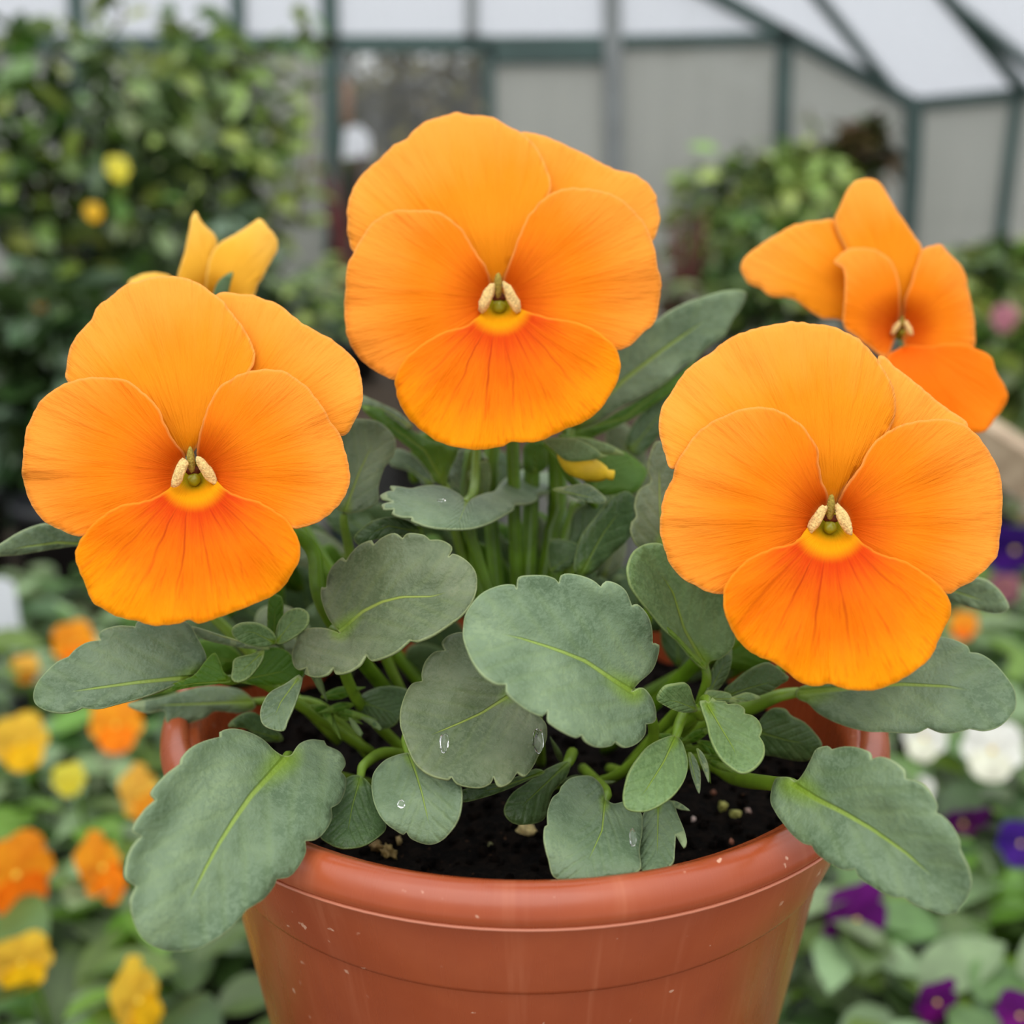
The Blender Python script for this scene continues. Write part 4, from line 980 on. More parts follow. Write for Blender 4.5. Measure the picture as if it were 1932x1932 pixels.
cv, cf = blob_data((0, -0.002, 0), (0.0020, 0.0018, 0.0020), 8, 6)
eye = mesh('flower_eye', cv, cf, cen_mat)
for k, (c1, c2) in FC.items():
    m1 = gmat('bloom_' + k, c1, 0.08, 0.6, 0.2, 0.2); m2 = gmat('bloom_low_' + k, c2, 0.08, 0.6, 0.2, 0.2)
    FM[k] = [petal_mesh('petal', 0.024, D(-92), D(22), m1, 0.003), petal_mesh('petal', 0.024, D(-22), D(92), m1, 0.0045), petal_mesh('petal', 0.021, D(44), D(144), m1, 0.001),
             petal_mesh('petal', 0.021, D(-144), D(-44), m1, 0.001), petal_mesh('petal', 0.023, D(104), D(256), m2, -0.001)]
def bloom(parent, local, color, size, rot):
    fl = link('flower', eye, parent, None, local, rot, (size,) * 3)
    for me in FM[color]: link('petal', me, fl)
    return fl
prof = [(0.0, 0.0), (0.036, 0.0), (0.048, 0.082), (0.052, 0.083), (0.052, 0.09), (0.047, 0.09), (0.045, 0.075), (0.0, 0.075)]
v, f = lathe(prof, 28)
bpot_me = mesh('nursery_pot', v, f, M['black_plastic'])
def bed_plant(loc, label, group, blooms, nleaf=46, seed=0, spread=1.0, cat='plant', potted=True, leafset=None, tall=1.0):
    """blooms: list of (world point, colour, size scale, rotation)"""
    rnd = random.Random(seed)
    root = empty('bedding_pansy', loc)
    tag(root, label, cat, group)
    if potted: link('nursery_pot', bpot_me, root)
    z0 = 0.082
    for i in range(nleaf):
        a = rnd.uniform(0, 2 * math.pi)
        el = rnd.uniform(-0.1, 1.1)
        r = rnd.uniform(0.006, 0.058) * spread
        h = z0 + tall * (rnd.uniform(0.0, 0.085) * (1 - (r / (0.075 * spread)) ** 2) + 0.01)
        me = rnd.choice(leafset or BEDL)
        link('leaf', me, root, None, (r * math.cos(a), r * math.sin(a), h), (el * 0.75 - 0.1, rnd.uniform(-.4, .4), a - math.pi / 2 + rnd.uniform(-.5, .5)), (rnd.uniform(.75, 1.2),) * 3)
    for (wp, color, size, rot) in blooms:
        lp = Vector(wp) - Vector(loc)
        fl = bloom(root, lp, color, size, rot)
        sp = spline([Vector((lp.x * .2, lp.y * .2, z0)), Vector((lp.x * .7, lp.y * .7 + .006, lp.z * .6 + z0 * .4)), lp + Vector((0, 0.006, -0.004))], 4)
        v, f = tube_data(sp, 0.0013, 6)
        link('flower_stalk', mesh('flower_stalk', v, f, M['stem']), root)
    return root
BLTOP = 0.165
def face(px, py, d, yaw=0.0, pitch=0.0):
    # a bloom's -Y looks at the lens; yaw/pitch turn it away
    q = ray(px, py)
    return (math.radians(-14 + pitch), 0, math.atan2(-q.x, q.y) + math.radians(yaw))
# (px, py, height of the bloom over the bench, colour, width px, yaw, pitch, label)
BLS = [(38, 1400, .165, 'yellow', 105, 15, 0, 'yellow bedding pansy at the left edge, level with the pot rim'),
       (220, 1368, .165, 'orange', 100, -10, 0, 'bedding pansy with one round orange bloom left of the pot rim'),
       (130, 1470, .165, 'lemon', 62, 0, 10, 'bedding pansy with a small lemon yellow bloom in the left bed'),
       (262, 1500, .16, 'amber', 110, 55, 0, 'bedding pansy with a pale amber bloom turned sideways behind the large hanging leaf'),
       (28, 1650, .165, 'orange', 150, 20, 5, 'bedding pansy with a large orange bloom at the lower left edge'),
       (188, 1640, .165, 'orange', 135, 62, -5, 'bedding pansy with an orange bloom seen edge-on, left of the large hanging leaf'),
       (40, 1815, .165, 'yellow', 115, 0, 15, 'bedding pansy with a yellow bloom in the bottom left corner'),
       (255, 1890, .155, 'yellow', 150, 60, 0, 'bedding pansy with a folded yellow bloom at the bottom, left of the pot'),
       (140, 1215, .17, 'orange', 85, 20, 0, 'bedding pansy with an orange bloom just under the left flower'),
       (48, 1262, .16, 'amber', 52, 0, 0, 'bedding pansy with a small amber bloom at the far end of the left bed'),
       (1872, 1415, .165, 'white', 112, 0, 0, 'bedding pansy with a white bloom and yellow eye at the right edge'),
       (1745, 1392, .165, 'white', 85, -20, 0, 'white bedding pansy half hidden by the right leaf'),
       (1742, 1490, .15, 'white', 48, -40, 0, 'bedding pansy with a small white bloom behind the right hanging leaf'),
       (1815, 1550, .15, 'purple', 85, 30, 50, 'bedding pansy with a flat purple bloom right of the hanging leaf'),
       (1612, 1735, .15, 'purple', 115, 40, 10, 'bedding pansy with a large magenta purple bloom just right of the pot'),
       (1925, 1590, .16, 'violet', 70, 20, 10, 'bedding pansy with a violet bloom at the right edge'),
       (1765, 1888, .14, 'purple', 75, 40, 20, 'bedding pansy with a dark purple bloom at the lower right'),
       (1925, 1915, .15, 'purple', 70, 0, 0, 'bedding pansy with a magenta bloom in the bottom right corner'),
       (1818, 1180, .16, 'orange', 52, 0, 0, 'bedding pansy with an orange bloom far behind the right flower'),
       (1915, 1035, .17, 'violet', 90, 0, 40, 'bedding pansy with a blue violet bloom at the right edge by the board'),
       (1895, 1110, .16, 'pink', 60, 0, 30, 'bedding pansy with a dull pink bloom at the right edge')]
spots = []
random.seed(21)
for i, (px, py, hz, colr, wpx, yaw, pit, lab) in enumerate(BLS):
    wp = on_plane(px, py, Vector((0, 0, hz + 0.022)), Vector((0, 0, 1)))
    d = proj(wp)[2]
    size = wpx / F * d / 0.043 * (1.3 if colr in ('purple', 'violet') else 1.0)
    loc = (wp.x + random.uniform(-.008, .008), wp.y + 0.022, 0)
    near = min([(Vector(loc) - Vector(s)).length for s in spots] + [9])
    spots.append(loc)
    bed_plant(loc, lab, 'bedding pansies in bloom', [(wp, colr, size, face(px, py, d, yaw, pit))], 30 if near < .08 else 44, i, potted=near > 0.105)
SHORT = ['yellow bloom at the left edge', 'round orange bloom', 'small lemon bloom', 'sideways amber bloom', 'large orange bloom at the lower left', 'edge-on orange bloom', 'yellow bloom in the bottom left corner',
         'folded yellow bloom', 'orange bloom under the left flower', 'small amber bloom', 'white bloom at the right edge', 'half hidden white bloom', 'small white bloom', 'flat purple bloom', 'large magenta bloom',
         'violet bloom at the right edge', 'dark purple bloom', 'magenta bloom in the bottom right corner', 'far orange bloom', 'blue violet bloom', 'dull pink bloom']
used = set()
k = 0
for side in (-1, 1):
    for iy in range(8):
        for ix in range(7):
            x = side * (0.06 + ix * 0.105 + random.uniform(-.02, .02)); y = 0.36 + iy * 0.1 + random.uniform(-.02, .02)
            px, py, d = proj((x, y, 0.13))
            if not (-300 < px < 2250 and 1000 < py < 2250): continue
            if (Vector((x, y)) - Vector((POT.x, POT.y))).length < 0.2: continue
            if min((Vector((x, y, 0)) - Vector(s)).length for s in spots) < 0.078: continue
            spots.append((x, y, 0)); k += 1
            j = min(range(len(BLS)), key=lambda q: (Vector((x, y, 0)) - Vector(spots[q])).length)
            ddx, ddy = x - spots[j][0], y - spots[j][1]
            rel = ('right of' if ddx > 0 else 'left of') if abs(ddx) > abs(ddy) else ('behind' if ddy > 0 else 'in front of')
            for od in ('', 'second ', 'third ', 'fourth ', 'fifth ', 'sixth ', 'seventh '):
                lab = '%sflowerless leafy pansy %s the %s' % (od, rel, SHORT[j])
                if lab not in used: break
            used.add(lab)
            bed_plant((x, y, 0), lab, 'leafy bedding plants on the ' + ('left' if side < 0 else 'right'), [], 44, 100 + k)

# ------------------------------------------------------------------ shrubs
def shrub_leafset(tag_, cols, L, W, rough=0.32, spec=0.6):
    return [bg_leaf_mesh('shrub_leaf', L * random.uniform(.85, 1.15), W, random.uniform(0, .5), .3, gmat(tag_ + str(i), c, 0.35, rough, spec)) for i, c in enumerate(cols)]
LS_A = shrub_leafset('shrub_a', [(84, 112, 44), (104, 130, 58), (130, 150, 96), (58, 84, 34), (150, 166, 76)], 0.062, 0.03)
LS_B = shrub_leafset('shrub_b', [(138, 160, 74), (116, 140, 64), (158, 172, 90), (92, 118, 58)], 0.07, 0.034)
LS_D = shrub_leafset('shrub_d', [(62, 88, 44), (84, 110, 72), (120, 142, 114), (54, 80, 40)], 0.07, 0.034)
M['bark'] = simple_mat('bark', srgb(88, 72, 56), 0.85, 0.2, 60, 0.3)
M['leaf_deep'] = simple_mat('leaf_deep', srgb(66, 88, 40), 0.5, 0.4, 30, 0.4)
def shrub(name, label, px, py, d, rpx, rpy, leafset, n=260, seed=0, depth_r=None, cat='shrub', group=None, fill=500, foot=None, leafscale=1.0, sparse_top=0.0):
    """crown centred on (px, py) at depth d; radii in pixels at that depth"""
    rnd = random.Random(seed)
    c = P(px, py, d); s = d / F
    rx, rz = rpx * s, rpy * s; ry = depth_r or min(rx, rz) * 0.8
    base = Vector((c.x, c.y, FLZ if foot is None else foot))
    root = empty(name, base)
    tag(root, label, cat, group)
    c = c - base
    # trunk with a few branches
    v, f = tube_data(spline([(0, 0, 0), (0.02, 0.01, c.z * .5), c], 5), [0.014 - 0.0007 * i for i in range(11)], 8)
    tr = link('trunk', mesh('trunk', v, f, M['bark']), root)
    for i in range(6):
        a = rnd.uniform(0, 2 * math.pi); e = c + Vector((math.cos(a) * rx * .8, math.sin(a) * ry * .8, rnd.uniform(-.6, .85) * rz))
        v, f = tube_data(spline([c * 0.75, (c + e) / 2 + Vector((0, 0, .02)), e], 4), [0.006 - 0.0004 * q for q in range(9)], 6)
        link('branch', mesh('branch', v, f, M['bark']), root)
    for i in range(n):
        u = Vector((rnd.gauss(0, 1), rnd.gauss(0, 1) - 0.5, rnd.gauss(0, 1))).normalized()
        k = rnd.uniform(0.6, 1.0) ** 0.6 * (1 + 0.22 * noise.noise(u * 2.3 + Vector((seed, 0, 0))))
        p = c + Vector((u.x * rx * k, u.y * ry * k, u.z * rz * k))
        link('leaf', rnd.choice(leafset), root, None, p, (rnd.uniform(-.9, .9), rnd.uniform(-.8, .8), math.atan2(u.y, u.x) - math.pi / 2 + rnd.uniform(-1, 1)), (rnd.uniform(.7, 1.25) * leafscale,) * 3)
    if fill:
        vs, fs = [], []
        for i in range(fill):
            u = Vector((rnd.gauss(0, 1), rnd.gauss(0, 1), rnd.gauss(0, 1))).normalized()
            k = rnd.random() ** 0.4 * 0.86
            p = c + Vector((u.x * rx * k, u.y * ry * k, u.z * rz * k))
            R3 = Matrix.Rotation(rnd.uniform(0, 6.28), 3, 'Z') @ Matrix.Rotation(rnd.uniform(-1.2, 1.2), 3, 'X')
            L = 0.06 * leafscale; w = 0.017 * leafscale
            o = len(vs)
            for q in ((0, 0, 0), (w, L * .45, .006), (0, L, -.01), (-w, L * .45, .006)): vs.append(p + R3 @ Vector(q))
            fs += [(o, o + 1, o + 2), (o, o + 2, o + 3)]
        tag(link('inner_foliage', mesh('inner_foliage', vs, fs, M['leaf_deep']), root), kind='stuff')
    return root
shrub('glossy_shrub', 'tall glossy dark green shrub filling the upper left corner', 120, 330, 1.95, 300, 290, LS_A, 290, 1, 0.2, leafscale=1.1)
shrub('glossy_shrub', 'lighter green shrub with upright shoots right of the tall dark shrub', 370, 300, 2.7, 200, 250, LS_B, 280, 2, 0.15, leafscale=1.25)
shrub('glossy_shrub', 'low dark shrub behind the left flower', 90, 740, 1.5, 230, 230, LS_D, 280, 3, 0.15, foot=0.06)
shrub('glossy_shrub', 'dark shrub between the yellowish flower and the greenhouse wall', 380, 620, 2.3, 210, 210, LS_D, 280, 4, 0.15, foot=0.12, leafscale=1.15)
shrub('leafy_bush', 'light green bush under the greenhouse wall right of the top flower', 1400, 420, 2.7, 130, 130, LS_B, 220, 5, 0.15, fill=300, foot=0.12)
shrub('leafy_bush', 'yellow-green bush behind the sideways flower', 1520, 370, 2.8, 90, 90, LS_B, 150, 6, 0.12, fill=150, foot=0.12)
shrub('leafy_bush', 'dark green bush low behind the sideways flower', 1430, 540, 2.4, 190, 110, LS_A, 240, 7, 0.15, fill=350, foot=0.12)
shrub('leafy_bush', 'low spreading green plant at the right edge behind the sideways flower', 1880, 550, 2.2, 170, 90, LS_B, 240, 8, 0.2, fill=350, foot=0.12)
shrub('leafy_bush', 'mid green plant at the right edge above the wooden board', 1900, 700, 1.7, 130, 110, LS_A, 220, 9, 0.15, fill=250, foot=-0.02)
LS_BR = shrub_leafset('dry_leaf', [(74, 62, 34), (96, 82, 44), (60, 52, 30), (110, 84, 60)], 0.06, 0.024)
shrub('dried_plant', 'brown dried plant on a bare stem by the greenhouse corner', 1620, 290, 2.9, 62, 58, LS_BR, 130, 10, 0.08, fill=200, foot=0.12)
# bare shoots with single leaves
for i, (x0, y0, x1, y1, d) in enumerate(((560, 420, 575, 20, 1.9), (1530, 330, 1525, 205, 2.8), (215, 60, 205, -20, 1.8))):
    a = P(x0, y0, d); b = P(x1, y1, d)
    root = empty('leafy_shoot', a)
    tag(root, ('slender leafy shoot rising against the greenhouse wall at the left', 'slender leafy shoot above the yellow-green bush', 'slender leafy shoot at the top of the tall dark shrub')[i], 'shoot')
    v, f = tube_data(spline([Vector((0, 0, 0)), (b - a) * .5 + Vector((.02, 0, 0)), b - a], 5), 0.003, 6)
    link('stem', mesh('stem', v, f, M['bark']), root)
    rnd = random.Random(i)
    for k in range(16 if i == 0 else 8):
        t = rnd.uniform(.1, 1)
        link('leaf', rnd.choice(LS_B), root, None, (b - a) * t, (rnd.uniform(-.6, 1.0), rnd.uniform(-.6, .6), rnd.uniform(0, 6.28)), (rnd.uniform(.6, 1.0),) * 3)
for (px, py, d, w, c, lab) in ((1895, 600, 1.6, 50, 'pink', 'dusty pink bloom at the right edge beside the sideways flower'), (95, 575, 1.45, 60, 'orange', 'dim orange bloom low in the shrubs at the left edge'), (222, 318, 1.6, 46, 'lemon', 'yellow bloom in the middle of the tall dark shrub'), (176, 400, 1.6, 34, 'yellow', 'small ochre bloom in the tall dark shrub below the yellow one')):
    q = P(px, py, d)
    o = empty('bloom', q); tag(o, lab, 'flower')
    bloom(o, (0, 0, 0), c, w / F * d / 0.043, face(px, py, d, 10, 5))

# ------------------------------------------------------------------ pots and boards further back
def nursery(px, py, d, w, h, label, mat='black_plastic', z=None):
    c = P(px, py, d); s = d / F; r = w * s / 2; hh = h * s
    prof = [(0, 0), (r * .78, 0), (r * .95, hh * .86), (r, hh * .87), (r, hh), (r * .93, hh), (r * .9, hh * .85), (0, hh * .85)]
    v, f = lathe(prof, 32)
    o = link('nursery_pot', mesh('nursery_pot', v, f, M[mat]), None, None, c - Vector((0, 0, hh / 2)))
    tag(o, label, 'pot'); return o
bench('staging_bench', -1.5, -0.42, 1.2, 1.62, 0.06, 'low wooden staging behind the left bed', 0.1, 'wood_dark', 'wood_dark')
bench('staging_bench', 0.42, 1.6, 1.2, 1.9, -0.02, 'pale-edged wooden staging behind the right flower', 0.12, 'wood_dark', 'wood')
bench('staging_bench', -0.75, 1.3, 2.15, 3.2, 0.12, 'wooden staging along the greenhouse end wall', 0.12, 'wood_dark', 'wood_dark')
def stand(x, y, z, r, h, label, mat='black_plastic', name='nursery_pot'):
    prof = [(0, 0), (r * .78, 0), (r * .95, h * .86), (r, h * .87), (r, h), (r * .93, h), (r * .9, h * .85), (0, h * .85)]
    v, f = lathe(prof, 32)
    o = link(name, mesh('nursery_pot', v, f, M[mat]), None, None, (x, y, z))
    tag(o, label, 'pot'); return o
stand(-0.56, 1.29, 0.06, 0.07, 0.13, 'black nursery pot behind the left flower, at the left edge')
stand(-0.72, 1.29, 0.06, 0.075, 0.14, 'black nursery pot half out of the frame at the left')
stand(0.60, 1.27, -0.02, 0.06, 0.11, 'black nursery pot behind the right flower, on the staging')
stand(0.74, 1.30, -0.02, 0.06, 0.11, 'black nursery pot at the right edge, on the staging')
# white plant label at the left edge
q = P(8, 1150, 0.98)
vs = []
prof2 = [(-.012, -.08), (-.002, -.1), (.012, -.08), (.012, .022), (.006, .03), (-.006, .03), (-.012, .022)]
for yy in (0, 0.0012):
    vs += [(x, yy, z) for x, z in prof2]
m_ = len(prof2)
fs = [tuple(range(m_)), tuple(range(2 * m_ - 1, m_ - 1, -1))] + [(i, i + m_, (i + 1) % m_ + m_, (i + 1) % m_) for i in range(m_)]
o = link('plant_label', mesh('plant_label', vs, fs, M['white_plastic'], False), None, None, q, (0, 0, 0.1))
tag(o, 'blank white plastic plant label at the left edge', 'plant label')
# wooden board at the right edge
a = P(1800, 800, 1.25); b = P(2080, 985, 1.05)
v, f = box_data(-(b - a) / 2, (b - a) / 2, 0.025, 0.052)
o = link('wooden_board', mesh('wooden_board', v, f, M['wood'], False), None, None, (a + b) / 2)
tag(o, 'pale wooden board sloping down at the right edge behind the right flower', 'board')
# mixed small plants on the far staging
FAR = [(x, y) for y in (2.3, 2.62) for x in (-0.4, -0.2, 0.3)]
MAUVE = shrub_leafset('mauve', [(120, 100, 96), (104, 84, 84), (92, 96, 70), (110, 124, 76)], 0.05, 0.025)
for i, (x, y) in enumerate(FAR):
    r = bed_plant((x, y, 0.12), '%s small foliage plant from the left in the %s row on the end wall staging' % (('first', 'second', 'third')[i % 3], ('front', 'rear')[i // 3]), 'foliage plants on the far staging', [], 56, 500 + i, 1.7, leafset=MAUVE if i % 3 else LS_B, tall=2.6)
    r.name = 'foliage_plant'
for i, (x, y) in enumerate(((-1.1, 1.35), (-0.9, 1.33), (0.5, 1.6), (0.75, 1.62), (0.95, 1.4), (1.2, 1.5))):
    r = bed_plant((x, y, 0.06 if x < 0 else -0.02), ('outermost leafy potted plant on the left staging', 'inner leafy potted plant on the left staging', 'first leafy potted plant from the left on the right staging, rear', 'second leafy potted plant from the left on the right staging, rear', 'third leafy potted plant from the left on the right staging', 'outermost leafy potted plant on the right staging')[i], 'potted plants on the %s staging' % ('left' if x < 0 else 'right'), [], 44, 700 + i, 1.5, leafset=LS_D if x < 0 else LS_A, tall=1.5)
    r.name = 'foliage_plant'
# dark red stems beside the top flower
M['red_leaf'] = simple_mat('red_leaf', srgb(92, 40, 40), 0.5, 0.4, 40, 0.3)
for i, (px, py, d, lab) in enumerate(((1290, 470, 2.3, 'dark red strappy plant right of the top flower'), (662, 350, 2.6, 'dark red strappy plant left of the top flower'))):
    c = P(px, py, d); zt = c.z + 0.1; c.z = 0.22; root = empty('strappy_plant', c); tag(root, lab, 'plant')
    rnd = random.Random(40 + i)
    for k in range(14):
        dx = rnd.uniform(-.05, .05); h = (zt - c.z) * rnd.uniform(.6, 1.0)
        vs = []; fs = []
        for j in range(6):
            t = j / 5; w = .012 * (1 - t * .9)
            for sgn in (-1, 1): vs.append((dx * t * 1.6 + sgn * w, rnd.uniform(0, .004) + .03 * t * math.sin(k), h * t))
        for j in range(5): fs.append((2 * j, 2 * j + 1, 2 * j + 3, 2 * j + 2))
        solid(link('leaf', mesh('strap_leaf', vs, fs, M['red_leaf']), root), 0.001)
    v, f = lathe([(0, 0), (.05, 0), (.065, -.0), (.065, .0)], 8)
    v, f = lathe([(0, -.1), (.045, -.1), (.06, 0.0), (.055, 0.0), (.05, -.01), (0, -.01)], 24)
    link('pot', mesh('pot', v, f, M['black_plastic']), root)

# ------------------------------------------------------------------ greenhouse
YW = 3.3
WP, WN = Vector((0, YW, 0)), Vector((0, 1, 0))
W = lambda px, py: on_plane(px, py, WP, WN)
M['frame'] = simple_mat('frame_green', srgb(62, 82, 78), 0.5, 0.4, 8, 0.12)
M['frame_grey'] = simple_mat('frame_grey', srgb(120, 124, 124), 0.5, 0.4, 8, 0.12)
def pane_mat(name, tint, fog, fogc, streak=True):
    m, nt = newmat(name); n = N(nt)
    oc = n.objco(); sp = n.node('ShaderNodeSeparateXYZ'); n.put(sp.inputs[0], oc)
    st = n.noise(n.comb(n.math('MULTIPLY', sp.outputs[0], 14.0), n.math('MULTIPLY', sp.outputs[1], 14.0), n.math('MULTIPLY', sp.outputs[2], 1.2)), 1.0, 4.0, 0.6)
    tr = n.node('ShaderNodeBsdfTransparent'); n.put(tr.inputs[0], tint)
    tl = n.node('ShaderNodeBsdfTranslucent'); n.put(tl.inputs[0], fogc)
    df = n.node('ShaderNodeBsdfDiffuse'); n.put(df.inputs[0], fogc)
    a = n.node('ShaderNodeMixShader'); a.inputs[0].default_value = 0.4
    nt.links.new(tl.outputs[0], a.inputs[1]); nt.links.new(df.outputs[0], a.inputs[2])
    b = n.node('ShaderNodeMixShader')
    n.put(b.inputs[0], n.math('ADD', fog - 0.15, n.math('MULTIPLY', st, 0.3), clamp=True))
    nt.links.new(tr.outputs[0], b.inputs[1]); nt.links.new(a.outputs[0], b.inputs[2])
    gl = n.node('ShaderNodeBsdfGlossy'); gl.inputs['Roughness'].default_value = 0.2
    c = n.node('ShaderNodeMixShader'); c.inputs[0].default_value = 0.04
    nt.links.new(b.outputs[0], c.inputs[1]); nt.links.new(gl.outputs[0], c.inputs[2])
    n.out(c.outputs[0]); return m
M['pane_clear'] = pane_mat('pane_clear', (0.9, 0.9, 0.88), 0.04, (0.75, 0.76, 0.76))
M['pane_fog'] = pane_mat('pane_fog', (0.62, 0.63, 0.6), 0.72, (0.62, 0.62, 0.58))
M['pane_sky'] = pane_mat('pane_sky', (0.9, 0.91, 0.93), 0.35, (0.85, 0.85, 0.87))
def poly_pane(pts, nrm, mat, root, t=0.004):
    o0 = root.location
    nn = nrm.normalized()
    k = len(pts)
    vs = [p - nn * t / 2 - o0 for p in pts] + [p + nn * t / 2 - o0 for p in pts]
    fs = [tuple(range(k)), tuple(range(2 * k - 1, k - 1, -1))] + [(i, i + k, (i + 1) % k + k, (i + 1) % k) for i in range(k)]
    return link('pane', mesh('pane', vs, fs, M[mat], False), root)
def bar(a, b, wpx, root, mat='frame', depth=0.04, nrm=WN, name='frame_bar'):
    d = proj((a + b) / 2)[2]; w = wpx / F * d
    v, f = box_data(a - root.location, b - root.location, w, depth, nrm)
    return link(name, mesh(name, v, f, M[mat], False), root)
wall = empty('wall_back', (0, YW, FLZ)); tag(wall, kind='structure')
YB = 1250
for (xs, mat) in (((-420, 130), 'pane_sky'), ((130, 440), 'pane_sky'), ((440, 615), 'pane_sky'), ((615, 890), 'pane_sky'), ((890, 1155), 'pane_sky')):
    poly_pane([W(xs[0], 84), W(xs[1], 84), W(xs[1], -330), W(xs[0], -330)], WN, mat, wall)
poly_pane([W(1155, 76), W(1470, 72), W(1155, -115)], WN, 'pane_sky', wall)
for (x0, x1, mat) in ((-420, 130, 'pane_fog'), (130, 440, 'pane_fog'), (440, 615, 'pane_fog'), (615, 925, 'pane_clear'), (925, 1155, 'pane_fog'), (1155, 1480, 'pane_fog')):
    poly_pane([W(x0, YB), W(x1, YB), W(x1, 84), W(x0, 84)], WN, mat, wall)
poly_pane([W(1480, YB), W(1722, YB), W(1722, 200), W(1480, 74)], WN, 'pane_fog', wall)
bar(W(-420, 84), W(925, 84), 30, wall)
bar(W(925, 84), W(1150, 82), 26, wall); bar(W(925, 108), W(1150, 106), 22, wall)
bar(W(1150, 79), W(1490, 72), 20, wall)
for (x, y0, y1, w, m, x2) in ((130, -330, YB, 26, 'frame', 200), (440, -330, YB, 24, 'frame', 480), (615, -330, YB, 30, 'frame', 650), (890, -330, 84, 24, 'frame_grey', 890), (922, 84, YB, 18, 'frame', 935), (1480, 66, YB, 26, 'frame', 1440)):
    bar(W(x, y0), W(x2, y1), w, wall, m)
bar(W(1150, -330), W(1168, YB), 30, wall, 'frame_grey', 0.06)
bar(W(925, 420), W(1155, 420), 16, wall); bar(W(615, 470), W(922, 470), 20, wall)
bar(W(1150, -118), W(1722, 196), 24, wall)
corner = W(1722, 196)
cfoot = Vector((corner.x - 0.0, YW, FLZ))
bar(corner, W(1690, YB), 28, wall, 'frame', 0.05)
# left side wall, running towards the lens
lwall = empty('wall_left', (W(-420, 84).x, YW, FLZ)); tag(lwall, kind='structure')
lx = W(-420, 84).x; ez = W(-420, 84).z; LN = Vector((1, 0, 0))
ys = [YW - 0.9 * i for i in range(6)]
for a_, b_ in zip(ys[:-1], ys[1:]):
    for z0_, z1_ in ((FLZ, 0.2), (0.2, ez)):
        poly_pane([Vector((lx, a_, z0_)), Vector((lx, b_, z0_)), Vector((lx, b_, z1_)), Vector((lx, a_, z1_))], LN, 'pane_fog', lwall)
for y_ in ys[1:]:
    v, f = box_data(Vector((lx, y_, FLZ)) - lwall.location, Vector((lx, y_, ez)) - lwall.location, 0.04, 0.04)
    link('frame_bar', mesh('frame_bar', v, f, M['frame'], False), lwall)
for z_ in (0.2, ez):
    v, f = box_data(Vector((lx, ys[0], z_)) - lwall.location, Vector((lx, ys[-1], z_)) - lwall.location, 0.04, 0.04)
    link('eave_bar' if z_ == ez else 'rail', mesh('eave_bar', v, f, M['frame'], False), lwall)
# right side wall
e = Vector((0.84, -0.54, 0)).normalized(); sn = Vector((0.54, 0.84, 0)).normalized()
S = lambda px, py: on_plane(px, py, corner, sn)
swall = empty('wall_right', (corner.x, corner.y, FLZ)); tag(swall, kind='structure')
p2 = S(1922, 176); p3 = S(2230, 150)
p4 = p3 + (p3 - p2).normalized() * 1.1; p5 = p4 + (p3 - p2).normalized() * 1.1
for (a, b) in ((corner, p2), (p2, p3), (p3, p4), (p4, p5)):
    fa = Vector((a.x, a.y, FLZ)); fb = Vector((b.x, b.y, FLZ))
    ma = Vector((a.x, a.y, a.z - 0.32)); mb = Vector((b.x, b.y, b.z - 0.32))
    poly_pane([ma, mb, b, a], sn, 'pane_fog', swall); poly_pane([fa, fb, mb, ma], sn, 'pane_fog', swall)
bar(corner, p3, 22, swall, nrm=sn, name='eave_bar'); bar(p3, p5, 22, swall, nrm=sn, name='eave_bar')
for q in (p2, p3, p4, p5):
    bar(q, Vector((q.x, q.y, FLZ)), 20, swall, nrm=sn)
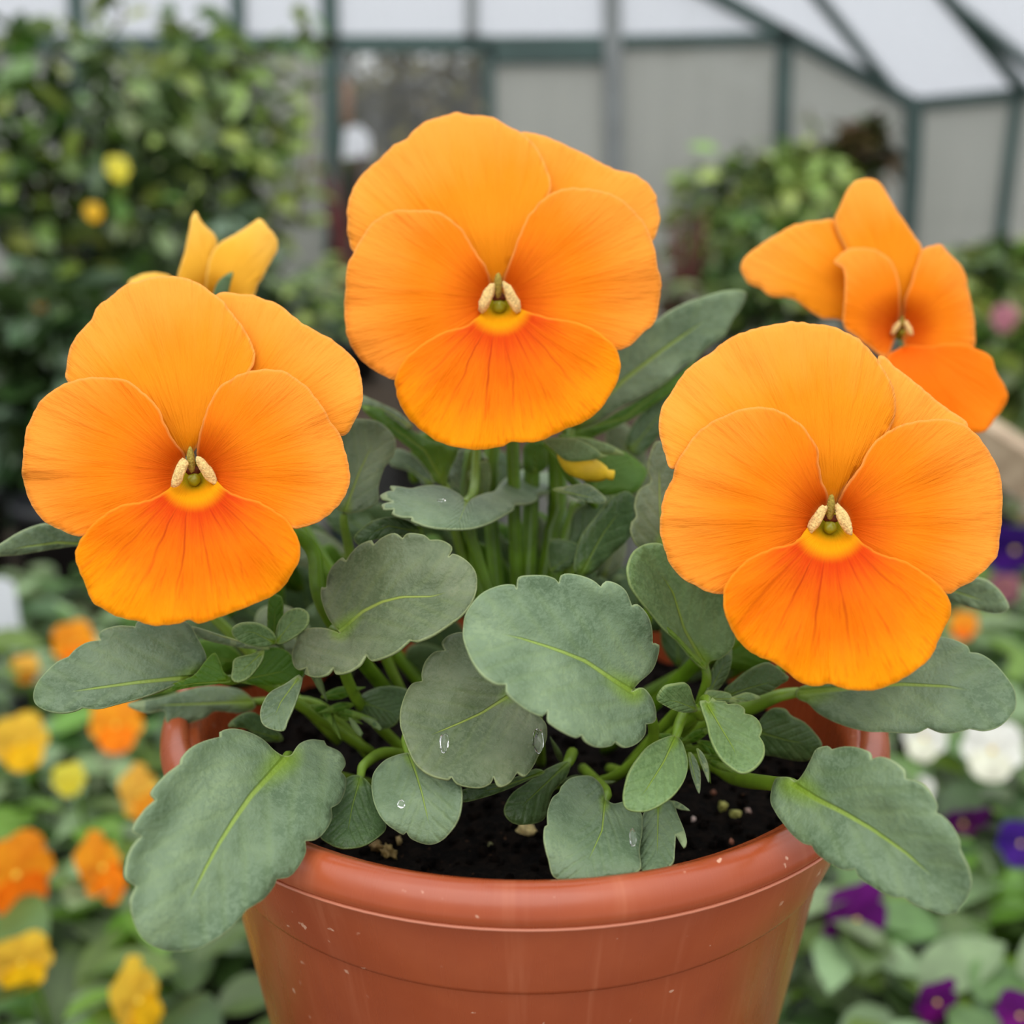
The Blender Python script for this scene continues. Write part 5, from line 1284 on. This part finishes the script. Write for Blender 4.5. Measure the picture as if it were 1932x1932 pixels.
# roof over the right side
roof = empty('ceiling', (corner.x, corner.y, corner.z)); tag(roof, kind='structure')
ridge = W(1150, -118)
rn = (ridge - corner).cross(p3 - corner).normalized()
RF = lambda px, py: on_plane(px, py, corner, rn)
b1 = (RF(1704, 192), RF(1545, -5)); b2 = (RF(1935, 172), RF(1785, -8))
def extend(a, b, k): return b + (b - a) * k
t1, t2 = extend(*b1, 1.2), extend(*b2, 1.2)
poly_pane([corner, b2[0], t2, ridge], rn, 'pane_sky', roof)
poly_pane([b2[0], p3, p3 + (t2 - b2[0]), t2], rn, 'pane_sky', roof)
bar(b1[0], t1, 16, roof, 'frame', 0.03, rn); bar(b2[0], t2, 20, roof, 'frame', 0.03, rn)
bar(RF(1790, 0), RF(1980, 150), 16, roof, 'frame', 0.03, rn, 'brace')
# white tags hanging by the end wall
for i, (px, py, w, h, lab) in enumerate(((648, 130, 40, 52, 'white tag hanging high on the end wall left of the top flower'), (672, 268, 52, 60, 'white tag hanging lower on the end wall left of the top flower'))):
    c = P(px, py, 3.1); s = 3.1 / F
    pr = [(-.5, -.5), (.5, -.4), (.5, .2), (.1, .5), (-.4, .4)]
    vs = [(x * w * s, y, z * h * s) for y in (0, .004) for x, z in pr]; k = 5
    fs = [tuple(range(k)), tuple(range(2 * k - 1, k - 1, -1))] + [(j, j + k, (j + 1) % k + k, (j + 1) % k) for j in range(k)]
    o = link('hanging_tag', mesh('tag', vs, fs, M['white_plastic'], False), None, None, c)
    tag(o, lab, 'tag')
v, f = tube_data([P(650, 150, 3.12), P(652, 235, 3.12)], 0.018, 10)
o = link('wooden_batten', mesh('batten', v, f, simple_mat('pinkish_wood', srgb(186, 140, 116), 0.7, 0.2)), None)
tag(o, 'short pinkish wooden batten between the two white tags', 'batten')

# ------------------------------------------------------------------ outside, seen through the glass
og = mesh('ground_outside', [(-14, YW + .2, FLZ), (14, YW + .2, FLZ), (14, 26, FLZ), (-14, 26, FLZ)], [(0, 1, 2, 3)], simple_mat('lawn', srgb(96, 104, 70), 0.9, 0.1, 3, 0.3))
tag(link('ground_outside', og), kind='structure')
HD = shrub_leafset('hedge', [(112, 104, 48), (84, 80, 34), (138, 124, 74), (116, 108, 54)], 0.1, 0.04, 0.8, 0.1)
M['leaf_hedge'] = simple_mat('leaf_hedge', srgb(88, 82, 40), 0.8, 0.1, 6, 0.5)
deep = M['leaf_deep']; M['leaf_deep'] = M['leaf_hedge']
shrub('hedge', 'brownish hedge outside, seen through the clear pane of the end wall', 960, 330, 5.2, 700, 260, HD, 290, 60, 0.4, fill=9000, leafscale=1.8, cat='hedge')
M['leaf_deep'] = deep
